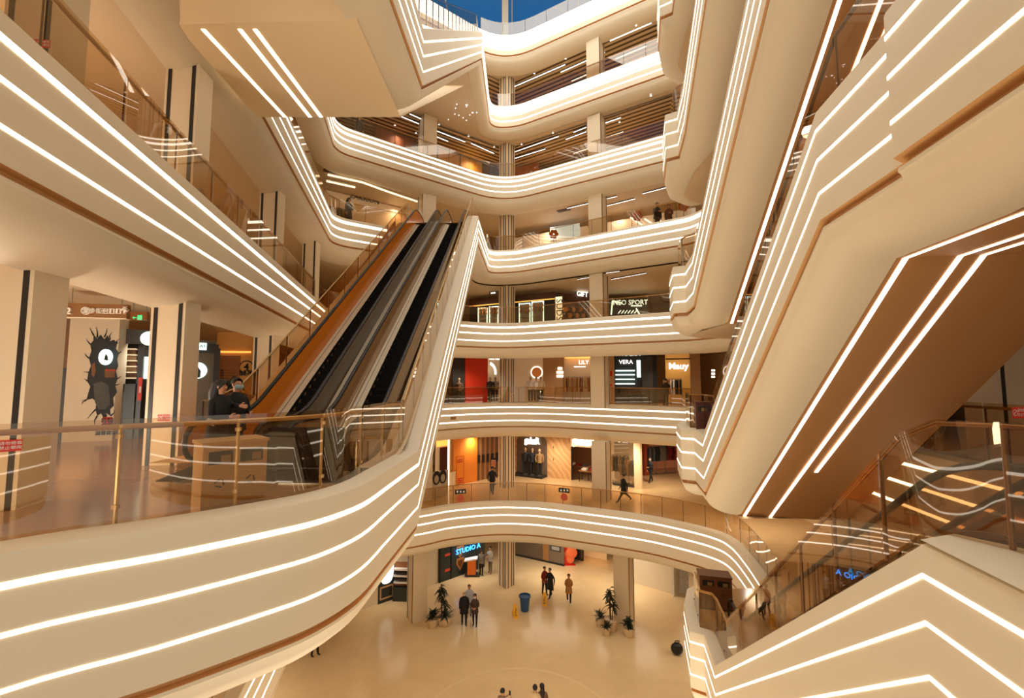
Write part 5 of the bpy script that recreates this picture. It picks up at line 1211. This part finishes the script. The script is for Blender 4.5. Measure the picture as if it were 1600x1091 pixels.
def sticker(label, c, u, w, h, txt='请勿倚靠', sub='禁止攀爬'):
    """red notice on glass or column; u = writing direction"""
    u = Vector(u).normalized(); c = Vector(c); n = u.cross(Vector((0, 0, 1))); t = thing('notice_sticker', label, 'sticker', c)
    z = Vector((0, 0, 1)); mb = MB(); q = [c + u * a * w / 2 + z * b * h / 2 for a, b in ((-1, -1), (1, -1), (1, 1), (-1, 1))]; mb.quad(*q); mb.build('plate', RED, t)
    mb = MB(); cc = c - u * w * .32 + n * .004; n_ = 16; r = h * .3
    for k in range(n_):
        a0, a1 = 2 * math.pi * k / n_, 2 * math.pi * (k + 1) / n_
        mb.quad(*[cc + u * math.cos(a) * rr + z * math.sin(a) * rr for a, rr in ((a0, r), (a1, r), (a1, r * .78), (a0, r * .78))])
    mb.quad(*[cc + (u * .7 + z * .7) * a + (u * .7 - z * .7) * b for a, b in ((-r, -.006), (r, -.006), (r, .006), (-r, .006))]); mb.build('prohibition_mark', WHITE, t)
    for s_, dz in ((txt, .2), (sub, -.2)): text_mb(s_, h * .34, c + u * w * .16 + n * .004 + z * h * dz, u, z, .001).build('lettering', WHITE, t)
    return t
a = ony(8, 697, 3.86); sticker('red no-leaning notice on the curved glass at the picture edge', (a[0], a[1], a[2]), (.75, .66, 0), .2, .1)
a = ony(256, 653, 8.25); sticker('red no-leaning notice at knee height before the second column', a, (1, .1, 0), .22, .12)
a = ony(63, 68, 5.3); sticker('red no-leaning notice on the first tall column of the upper gallery', a, (1, .1, 0), .24, .11)
a = ony(1594, 645, 6.0); sticker('red no-leaning notice on the tall pale column near the brass rail', a, (1, .2, 0), .3, .15)
# ------------------------------------------------------------------ gallery beside the escalator foot (storey 3)
z = 0.
W3 = Face((-14.5, 9.6), (-7.6, 13.6))
Q = Face((-11.6, 11.55), (-10.3, 12.0))
t = thing('pillar', 'cream pillar with a painted dark cracked hole and round lit clock-like sign', 'pillar', (-11.0, 11.9, 0))
A, B, zb, zt_ = Q.rect(125, 197, 505, 690)
part_box(Q, t, 'shaft', CREAM, 121, 196, 500, 690, -.5, .5, zb=0, zt=3.62)
rnd = random.Random(12)
def wallpts(F, pts, off): return [F.at(x, y, off) for x, y in pts]
hole = [(146, 522), (152, 530), (157, 523), (163, 530), (168, 524), (172, 533), (178, 531), (183, 536), (181, 545), (186, 552), (183, 562), (185, 572), (181, 580), (184, 592), (180, 602), (183, 613), (177, 622), (178, 634), (172, 640), (173, 650), (166, 646), (163, 656), (158, 646), (152, 650), (149, 640), (151, 628), (143, 622), (135, 625), (138, 614), (141, 604), (136, 596), (138, 582), (142, 572), (139, 560), (143, 548), (141, 538), (146, 532)]
mb = MB().poly(wallpts(Q, hole, .012)); hl = mb.build('painted_hole', mat('hole_paint', (40, 44, 48), .6, noise=.5, nscale=3.), t)
mb = MB()
for (x, y), (x2, y2) in (((146, 524), (140, 512)), ((152, 528), (150, 511)), ((163, 527), (167, 513)), ((172, 531), (175, 519)), ((183, 537), (188, 529)), ((141, 538), (135, 530)), ((139, 560), (133, 552)), ((138, 582), (130, 581)), ((136, 596), (131, 592)), ((186, 552), (190, 549)), ((184, 592), (189, 588)), ((180, 602), (187, 600)), ((135, 625), (128, 632)), ((149, 640), (136, 655)), ((152, 650), (148, 664)), ((173, 650), (178, 640)), ((166, 648), (168, 664)), ((143, 622), (127, 626))):
    p0, p1 = Q.at(x, y, .014), Q.at(x2, y2, .014); m_ = p0.lerp(p1, .5) + Q.d * rnd.uniform(-.05, .05); mb.tube([p0, m_, p1], [.02, .011, .004], 5)
mb.build('painted_crack', mat('crack_paint', (46, 38, 32), .7), t)
mb = MB().poly(wallpts(Q, [(146, 600), (158, 596), (170, 602), (172, 632), (164, 640), (154, 640), (148, 628)], .02)); mb.build('painted_rock', mat('rock_paint', (84, 86, 84), .7, noise=.6, nscale=7), hl)
mb = MB().poly(wallpts(Q, [(163, 577), (180, 577), (179, 590), (164, 590)], .022)); mb.build('painted_crate', mat('crate_paint', (120, 84, 54), .7, noise=.3), hl)
mb = MB().poly(wallpts(Q, [(143, 570), (148, 566), (150, 580), (147, 590), (143, 586)], .022)); mb.build('painted_plank', mat('plank_paint', (130, 88, 56), .7), hl)
mb = MB()
for k in range(4): mb.poly(wallpts(Q, [(165 + k * 4, 577), (167 + k * 4, 577), (168.5 + k * 4, 580), (166.5 + k * 4, 580)], .026))
mb.build('hazard_stripe', RED, hl)
c = Q.at(164, 558, .16)
def disc(c, F, r, rx=1., n=28, th=.08):
    mb = MB(); vs = [c + F.d * r * rx * math.cos(2 * math.pi * k / n) + Vector((0, 0, r * math.sin(2 * math.pi * k / n))) for k in range(n)]
    mb.v = [tuple(v) for v in vs] + [tuple(v - F.n * th) for v in vs]; mb.f = [tuple(range(n)), tuple(range(2 * n - 1, n - 1, -1))] + [(k, (k + 1) % n, n + (k + 1) % n, n + k) for k in range(n)]; mb.mi = [0] * len(mb.f); return mb
ls = thing('lit_sign', 'round white lit sign with small dark bird shape on the cracked pillar', 'sign', c)
disc(c, Q, .21, .66).build('lit_face', LITC, ls); MB().poly([c + Q.n * .01 + Q.d * a + Vector((0, 0, b)) for a, b in ((.02, .09), (.06, .02), (.08, -.1), (-.01, -.08), (.0, .02))]).build('bird_mark', DARK, ls)
t = thing('poster', 'small red poster with lettering low on the cracked pillar', 'poster', Q.at(168, 662, .02))
part_box(Q, t, 'sheet', RED, 160, 175, 652, 671, .02, .01)
for i, s_ in enumerate(('危险', '注意', '脚下')): Q.text(s_, 167.5, 656.5 + i * 5, .13, .036, mat('dark_red_ink', (90, 20, 14), .6), t)
Q.text('温馨提示', 166, 677, .12, .02, DARK, t)
# shops on both sides of the pillar
F = Face((-14.5, 10.2), (-11.9, 11.9))
o = part_box(F, None, 'cladding_panel', mat('brown_board', (132, 96, 64), .6), 90, 122, 495, 700, .0, .1, zb=0, zt=3.62); tag(o, 'brown wall board between the first column and the cracked pillar', 'wall panel')
part_box(F, o, 'dark_lower', CHAR, 92, 106, 575, 700, .1, .03, zb=0); part_box(F, o, 'seam', DARK, 117, 119, 495, 700, .1, .02, zb=0)
F = Face((-10.3, 12.6), (-6.8, 14.4))
t = thing('storefront', 'dark bookshop-like shop with lit shelves behind the cracked pillar', 'shop front', F.at(215, 690))
part_box(F, t, 'back_wall', BLK, 194, 250, 515, 700, -.9, .06, zb=0, zt=2.9); part_box(F, t, 'header', CHAR, 194, 250, 516, 538, 0, .1)
for k in range(6): part_box(F, t, 'shelf', mat('lit_shelf_warm', (220, 196, 160), .5, emit=.5), 199, 215, 545 + k * 9, 547 + k * 9, -.7, .2)
for k in range(5): part_box(F, t, 'goods', mat('goods_%d' % (k % 2), ((110, 76, 50), (160, 130, 96))[k % 2], .7, noise=.4, nscale=9), 200, 214, 548 + k * 9, 553 + k * 9, -.75, .15)
part_box(F, t, 'lit_screen', LITC, 226, 232, 558, 592, -.2, .05); part_box(F, t, 'frame', DARK, 213, 222, 540, 700, -.1, .1, zb=0)
part_box(F, t, 'red_banner', RED, 216, 222, 590, 626, .02, .04); part_box(F, t, 'banner_print', WHITE, 217.5, 220.5, 604, 614, .07, .005)
part_box(F, t, 'lower_panel', DARK, 188, 210, 600, 700, .0, .08, zb=0)
c = F.at(233, 529, .2); ls = thing('lit_sign', 'round white lit sign half hidden by the second column', 'sign', c); disc(c, F, .2).build('lit_face', LITC, ls); MB().box(c - F.n * .08, (.06, .06, .06)).build('bracket', DARK, ls)
F = Face((-9.6, 14.2), (-7.6, 15.4))
t = thing('storefront', 'dim glass-fronted shop with round lit logo beside the amber lift hall', 'shop front', F.at(322, 640))
part_box(F, t, 'back_wall', mat('dim_glass_back', (98, 84, 64), .4, noise=.2), 300, 334, 545, 660, 0, .08, zb=0, zt=2.9); part_box(F, t, 'header', DARK, 300, 342, 538, 552, .02, .12); part_box(F, t, 'pier', DARK, 333, 342, 545, 660, .02, .2, zb=0)
c = F.at(308, 579, .14); disc(c, F, .26, th=.05).build('lit_face', LITC, t); MB().poly([c + F.n * .01 + F.d * a + Vector((0, 0, b)) for a, b in ((.02, .12), (.1, -.02), (.09, -.22), (.0, -.24), (-.02, 0))]).build('bird_mark', DGREEN, t)
part_box(F, t, 'lit_logo', LITC, 307, 323, 536, 547, .2, .06); F.text('CAFE', 316, 541.5, .16, .28, DGREEN, t)
plant('tall shadowy plant in front of the dim glass shop', (-8.55, 13.6, 0), 1.7, .2, .35, 'tree', 31)
# lift hall
F = Face((-10.2, 18.2), (-6.0, 18.9))
AMB = mat('amber_wall', (222, 152, 72), .5, noise=.04, emit=.1)
t = thing('lift_hall_sign', 'amber lift hall wall with circled number four and dark Chinese lettering', 'sign', F.at(385, 640))
part_box(F, t, 'back_wall', AMB, 338, 425, 536, 650, 0, .1, zb=0, zt=3.62); part_box(F, t, 'light_line', LITY, 344, 392, 549, 551.5, .12, .04)
F.text('4', 385, 574, .36, .12, BLACK, t, 'numeral', bold=.012)
c = F.at(385, 574, .12); mb = MB(); n = 24
for k in range(n):
    a0, a1 = 2 * math.pi * k / n, 2 * math.pi * (k + 1) / n; mb.quad(*[c + F.d * math.cos(a) * rr + Vector((0, 0, math.sin(a) * rr)) for a, rr in ((a0, .28), (a1, .28), (a1, .24), (a0, .24))])
mb.build('numeral_ring', BLACK, t); F.text('电梯厅', 385, 583.5, .24, .12, BLACK, t, 'lettering', bold=.01)
t = thing('directory_board', 'brown floor directory board with small dark lettering on the amber wall', 'sign', F.at(359, 640, .1))
part_box(F, t, 'board', mat('directory_brown', (178, 112, 56), .5), 342, 374, 556, 650, .1, .05, zb=.05)
for k in range(6): F.text('F%d' % (6 - k), 347, 579 + k * 4.2, .12, .17, BLACK, t); part_box(F, t, 'print_line', mat('directory_line', (120, 72, 36), .6), 350, 366, 578.6 + k * 4.2, 579.2 + k * 4.2, .15, .004)
t = thing('directory_board', 'pale floor list with small lettering behind the sloping rail', 'sign', F.at(400, 640, .1))
part_box(F, t, 'board', mat('directory_pale', (206, 152, 92), .5), 393, 409, 590, 612, .1, .03)
for k in range(4): part_box(F, t, 'print_line', DARK, 396, 397.5, 593 + k * 4.5, 595 + k * 4.5, .13, .004); part_box(F, t, 'print_line', DARK, 399, 406, 593.6 + k * 4.5, 594.3 + k * 4.5, .13, .004)
# hanging direction signs
F = Face((-9.8, 9.5), (-7.6, 9.95)); 
t = thing('hanging_sign', 'long brown hanging direction sign with white circled number and icons', 'sign', F.at(160, 487))
part_box(F, t, 'board', mat('sign_brown', (136, 96, 58), .4), 98, 204, 476, 498, 0, .12); part_box(F, t, 'bottom_edge', CREAM, 98, 204, 497.6, 499, -.02, .16)
F.text('2', 107.5, 486.5, .2, .14, WHITE, t, bold=.006); F.text('⑤', 134, 486.5, .2, .14, WHITE, t); F.text('漫步街区', 150, 486.5, .125, .14, WHITE, t); F.text('↑', 195, 486.5, .2, .14, WHITE, t, bold=.008)
for k, ch in enumerate(('升', '厕', '轮')):
    part_box(F, t, 'icon_tile', WHITE, 161 + k * 10, 169.4 + k * 10, 482.5, 490.5, .12, .01)
    p = F.at(165.2 + k * 10, 486.5, .135); mb = MB().ball(p + Vector((0, 0, .035)), (.014, .008, .014), 7, 5); mb.tube([p + Vector((0, 0, .02)), p - Vector((0, 0, .03))], .014, 6); mb.tube([p + F.d * -.02 - Vector((0, 0, .035)), p + F.d * .02 - Vector((0, 0, .035))], .008, 5); mb.build('icon', mat('sign_brown', (136, 96, 58)), t)
for px in (112, 190):
    p = F.at(px, 476, .06); MB().tube([p, (p.x, p.y, 3.64)], .012, 5).build('hanger', STEEL, t)
F2 = Face((-8.6, 11.0), (-7.2, 11.3))
GRN = mat('exit_green', (60, 190, 120), .4, emit=1.4, ergb=(50, 190, 110))
t = thing('exit_sign', 'hanging brown exit sign with glowing green running figure and arrow', 'sign', F2.at(219, 496))
part_box(F2, t, 'board', mat('sign_brown2', (140, 88, 48), .4), 204, 233, 488, 501, 0, .08); part_box(F2, t, 'green_panel', GRN, 215, 222, 492.5, 500, .08, .01)
p0, p1 = F2.at(207.5, 496.5, .09), F2.at(213.5, 496.5, .09); MB().tube([p0, p1], .008, 5).tube([p0, F2.at(209.5, 494.8, .09)], .008, 5).tube([p0, F2.at(209.5, 498.2, .09)], .008, 5).build('arrow', GRN, t)
p = F2.at(218.5, 496.3, .095); MB().ball(p + Vector((0, 0, .035)), (.012, .006, .012), 7, 5).tube([p + Vector((0, 0, .02)), p - Vector((0, 0, .01))], .01, 5).tube([p - Vector((0, 0, .01)), p + F2.d * .03 - Vector((0, 0, .045))], .008, 5).tube([p - Vector((0, 0, .01)), p - F2.d * .03 - Vector((0, 0, .04))], .008, 5).build('running_figure', WHITE, t)
for px in (208, 229):
    p = F2.at(px, 488, .04); MB().tube([p, (p.x, p.y, 3.64)], .01, 5).build('hanger', STEEL, t)
# dark shops on the far side of the gallery behind the stacked flights
t = thing('storefront', 'dark shop glimpsed between the big flight and the tall column', 'shop front', (12.4, 10.5, 0))
MB().box((12.6, 10.5, 1.5), (.2, 6.5, 3.0)).build('back_wall', BLK, t); MB().box((12.3, 9.6, 1.2), (.3, .9, 2.3)).build('lit_panel', mat('grey_blue_panel', (90, 100, 112), .3, emit=.15), t)
# storey 4 gallery: plain wall with dark openings behind the long balustrade
F = Face((-8.9, 3.0), (-14.0, 24.0))
for i, (y0, y1) in enumerate(((10.5, 15.0), (16.5, 21.5), (3.6, 9.6))):
    def X(y): return -10.8 - .2429 * (y - 3.0)
    t = thing('storefront', ('grey lit storefront behind the long balustrade between the tall columns', 'dark storefront behind the far end of the long balustrade', 'grey storefront behind the red notice and the first tall column of the upper gallery')[i], 'shop front', (X(y0), y0, 5.))
    c = ((X(y0) + X(y1)) / 2, (y0 + y1) / 2)
    MB().box((c[0], c[1], 6.4), (.12, y1 - y0, 2.8), R(13.6)).build('back_wall', mat('grey_shop_%d' % i, ((120, 104, 84), (52, 48, 46), (112, 104, 92))[i], .5, noise=.3, nscale=2, emit=.05), t)
    for k in range(3):
        yy = y0 + (k + .5) * (y1 - y0) / 3; MB().box((X(yy) + .14, yy, 6.3), (.05, .9, 1.9), R(13.6)).build('lit_window', mat('shop_glow', (214, 190, 150), .4, emit=.6), t)
# ------------------------------------------------------------------ ceiling lights
def linear_light(label, px0, py0, px1, py1, zc, group, r=.05):
    a = onz(px0, py0, zc); b = onz(px1, py1, zc); A = Vector((*a, zc)); B_ = Vector((*b, zc))
    t = thing('linear_light', label, 'ceiling light', (A + B_) / 2, 0, group); d = (B_ - A).normalized(); s_ = Vector((-d.y, d.x, 0)) * r
    mb = MB(); mb.quad(A + s_, B_ + s_, B_ - s_, A - s_); mb.build('diffuser', LITW, t)
    h_ = Vector((0, 0, .05)); mb = MB(); mb.quad(A + s_ * 1.2 + h_, B_ + s_ * 1.2 + h_, B_ - s_ * 1.2 + h_, A - s_ * 1.2 + h_); mb.quad(A + s_ * 1.2, B_ + s_ * 1.2, B_ + s_ * 1.2 + h_, A + s_ * 1.2 + h_); mb.quad(A - s_ * 1.2, B_ - s_ * 1.2, B_ - s_ * 1.2 + h_, A - s_ * 1.2 + h_); mb.build('housing', CHAR, t)
    return t
z7, z6 = LV[7] - 2.1, LV[8] - 2.1
GA = 'linear lights in the lower slatted ceiling'; GB = 'linear lights in the upper slatted ceiling'; GC = 'linear lights in the pale ceiling below'
for a in ((612, 176, 658, 195), (640, 178, 658, 186), (678, 203, 727, 222), (678, 212, 700, 221), (736, 224, 772, 240), (800, 239, 873, 213), (800, 249, 852, 233), (884, 218, 916, 206), (896, 207, 916, 199), (935, 219, 974, 206), (935, 196, 970, 184), (896, 240, 920, 232)): linear_light('slim white light line in the lower slatted ceiling', *a, z7, GA, .045)
for a in ((800, 137, 883, 101), (876, 113, 945, 82), (953, 64, 1018, 36), (893, 127, 932, 110), (962, 92, 1010, 72), (930, 111, 944, 103)): linear_light('slim white light line in the upper slatted ceiling', *a, z6, GB, .045)
for a in ((886, 326, 920, 318), (939, 313, 964, 307), (940, 324, 992, 311), (976, 297, 1031, 284), (1004, 303, 1046, 292)): linear_light('short white light line in the pale ceiling under four light lines', *a, LV[6] - 2.06, GC, .04)
GD = 'linear lights over the dark shops'
for a in ((902, 437, 925, 433), (947, 427, 968, 424), (955, 437, 1010, 427)): linear_light('short white light line in the ceiling over the dark shops', *a, LV[5] - 2.06, GD, .035)
def downlight(label, px, py, zc, group, r=.07):
    a = onz(px, py, zc); t = thing('spotlight', label, 'spotlight', (*a, zc), 0, group)
    MB().lathe([(r, 0), (r, .12), (r * .5, .14)], (*a, zc), 10).build('housing', WHITE, t, 40); MB().lathe([(.001, -.004), (r * .8, -.002)], (*a, zc), 10).build('lens', LITW, t)
for a in ((617, 196, z7), (686, 195, z7), (732, 213, z7), (772, 230, z7), (815, 226, z7), (864, 208, z7), (650, 208, z7), (968, 191, z7), (1017, 150, z7)): downlight('small round white spotlight in the lower slatted ceiling', a[0], a[1], a[2], 'spotlights in the lower slatted ceiling')
for a in ((835, 115, z6), (884, 92, z6), (937, 67, z6), (994, 40, z6)): downlight('small round white spotlight in the upper slatted ceiling', a[0], a[1], a[2], 'spotlights in the upper slatted ceiling')
def vent(label, px, py, zc, w=.9, d=.35, rz=0.):
    a = onz(px, py, zc); t = thing('ceiling_vent', label, 'vent', (*a, zc), rz)
    MB().box((*a, zc), (w, d, .02)).build('grille', mat('vent_brown', (120, 84, 50), .5), t)
    mb = MB()
    for k in range(4): mb.box((a[0], a[1] - d / 2 + (k + .5) * d / 4, zc - .012), (w * .92, .02, .01))
    mb.build('slat', DARK, t)
vent('small brown ceiling vent in the pale ceiling by the plain column', 881, 329, LV[6] - 2.03, rz=R(-30)); vent('small brown ceiling vent above the visitor in black', 519, 269, LV[6] - 2.03, rz=R(35))
# slim cove light above the far corner on storey 5
for pts in (((512, 273), (566, 285), (607, 300), (658, 317)), ((510, 283), (555, 293))):
    P_ = [Vector((*onz(x, y, LV[6] - 2.2), LV[6] - 2.2)) for x, y in pts]; t = thing('cove_light', 'long soft cove light under the corner ceiling' if len(pts) > 2 else 'short cove light over the cream corner shop', 'ceiling light', P_[0])
    MB().tube(P_, .05, 6).build('diffuser', mat('soft_cove', (255, 232, 190), .4, emit=1.6), t); MB().tube([p + Vector((0, 0, .09)) for p in P_], .06, 6).build('housing', CREAM, t)
# little star lights on the ceiling of the upper flight
GS = 'tiny star lights under the upper landing'; rnd = random.Random(3)
for k in range(14):
    px, py = rnd.uniform(700, 745), rnd.uniform(162, 192); a = onz(px, py, LV[7] - 2.12)
    o = MB().ball((*a, LV[7] - 2.12), .03, 6, 4).build('star_light', LITW); tag(o, 'tiny white star light under the upper landing', 'light', GS)
# inlaid pale ring on the ground floor, seam of dark dots
ring = MB(); cx, cy = onz(810, 1160, LV[1]); n = 72
for k in range(n):
    a0, a1 = 2 * math.pi * k / n, 2 * math.pi * (k + 1) / n; rr = 4.2
    ring.quad(*[(cx + r_ * math.cos(a), cy + r_ * math.sin(a), LV[1] + .004) for a, r_ in ((a0, rr), (a1, rr), (a1, rr - .12), (a0, rr - .12))])
struct(ring, 'floor_ring', mat('pale_inlay', (240, 214, 168), .2))
# square inspection plate on the storey-3 fascia
F = Face((-5.2, 25.3), (-2.5, 27.4))
o = MB(); F.box(o, 704, 712, 651, 656, -.0, .05); o = o.build('inspection_plate', mat('plate_brown', (150, 110, 66), .5)); tag(o, 'small square brown plate on the fascia between the light lines', 'plate')

mtp = [onz(x, y, .006) for x, y in ((243, 752), (345, 752), (385, 728), (300, 728))]
tag(MB().prism(mtp, .001, .009).build('floor_mat', mat('dark_mat', (70, 62, 54), .9)), 'dark floor mat behind the beige recycling bin', 'mat')
# ------------------------------------------------------------------ light, camera
w = bpy.data.worlds.new('World'); SC.world = w; w.use_nodes = True
bg = w.node_tree.nodes['Background']; bg.inputs[0].default_value = (1.0, .92, .79, 1); bg.inputs[1].default_value = .7
def area(name, loc, sx, sy, power, rot=(0, 0, 0), col=(1, .93, .81)):
    d = bpy.data.lights.new(name, 'AREA'); d.shape = 'RECTANGLE'; d.size = sx; d.size_y = sy; d.energy = power; d.color = col
    o = bpy.data.objects.new(name, d); C.objects.link(o); o.location = loc; o.rotation_euler = rot
    return o
area('atrium_fill', (0, 14, 34), 14, 20, 4300)  # unseen soft fill added under the skylight
area('ground_bounce_fill', (0, 8.5, LV[1] + .1), 9, 9, 920, (math.pi, 0, 0), (1, .84, .62))  # added upward light imitating bounce off the floor
def lamp(name, loc, power, r=.4, col=(1, .90, .75)):
    d = bpy.data.lights.new(name, 'SPOT' if name.startswith('down') else 'POINT'); d.energy = power; d.color = col; d.shadow_soft_size = r
    if d.type == 'SPOT': d.spot_size = R(165); d.spot_blend = 1.; d.energy *= 2.0
    o = bpy.data.objects.new(name, d); C.objects.link(o); o.location = loc
lamp('rear_fill', (2.6, -2.2, -.4), 300, .15, (1, .92, .78))  # fill point added behind the camera, no fixture there
lamp('gallery_fill', (-5.5, 3.1, .3), 140, .4, (1, .92, .78))  # added out of frame to brighten the cove above
lamp('upper_gallery_fill', (-8.8, 6.2, 5.5), 120, .4, (1, .9, .78))  # unseen fill added to lift the dark ceiling
lamp('gallery_fill_2', (-8.9, 6.5, .5), 330, .4, (1, .92, .78))  # second added fill, out of frame, for the gallery undersides
for k in range(1, 8):
    z = LV[k + 1] - 2.35
    for i, (x, y, p) in enumerate(((-7.5, 27.5, 90), (-2.8, 30.6, 110), (2.6, 30.6, 110), (7.2, 28.5, 110), (-9.2, 6.5, 90), (-10.6, 12.5, 90), (-11.8, 18.5, 90), (11.3, 21, 90), (10.8, 9, 70), (9.8, 29.6, 90))):
        if k == 1: p *= 3.4
        if k == 2: p *= 2.4
        if k == 3 and i in (4, 5, 6): p *= .55
        lamp('downlight_%d_%d' % (k, i), (x, y, z), p, 2. if k == 1 else .4)
cam = bpy.data.cameras.new('camera'); co = bpy.data.objects.new('camera', cam); C.objects.link(co)
co.location = (0, 0, CZ); co.rotation_euler = (math.pi / 2 + PITCH, 0, 0)
cam.sensor_fit = 'HORIZONTAL'; cam.sensor_width = 36; cam.lens = 36 * FPX / 1600; cam.clip_end = 200; cam.clip_start = .05
SC.camera = co
SC.view_settings.view_transform = 'Standard'; SC.view_settings.look = 'None'; SC.view_settings.exposure = .1
SC.cycles.transparent_max_bounces = 24; SC.cycles.max_bounces = 8; SC.cycles.diffuse_bounces = 4; SC.cycles.caustics_reflective = False; SC.cycles.caustics_refractive = False
SC.cycles.use_denoising = True; SC.cycles.sample_clamp_indirect = 6
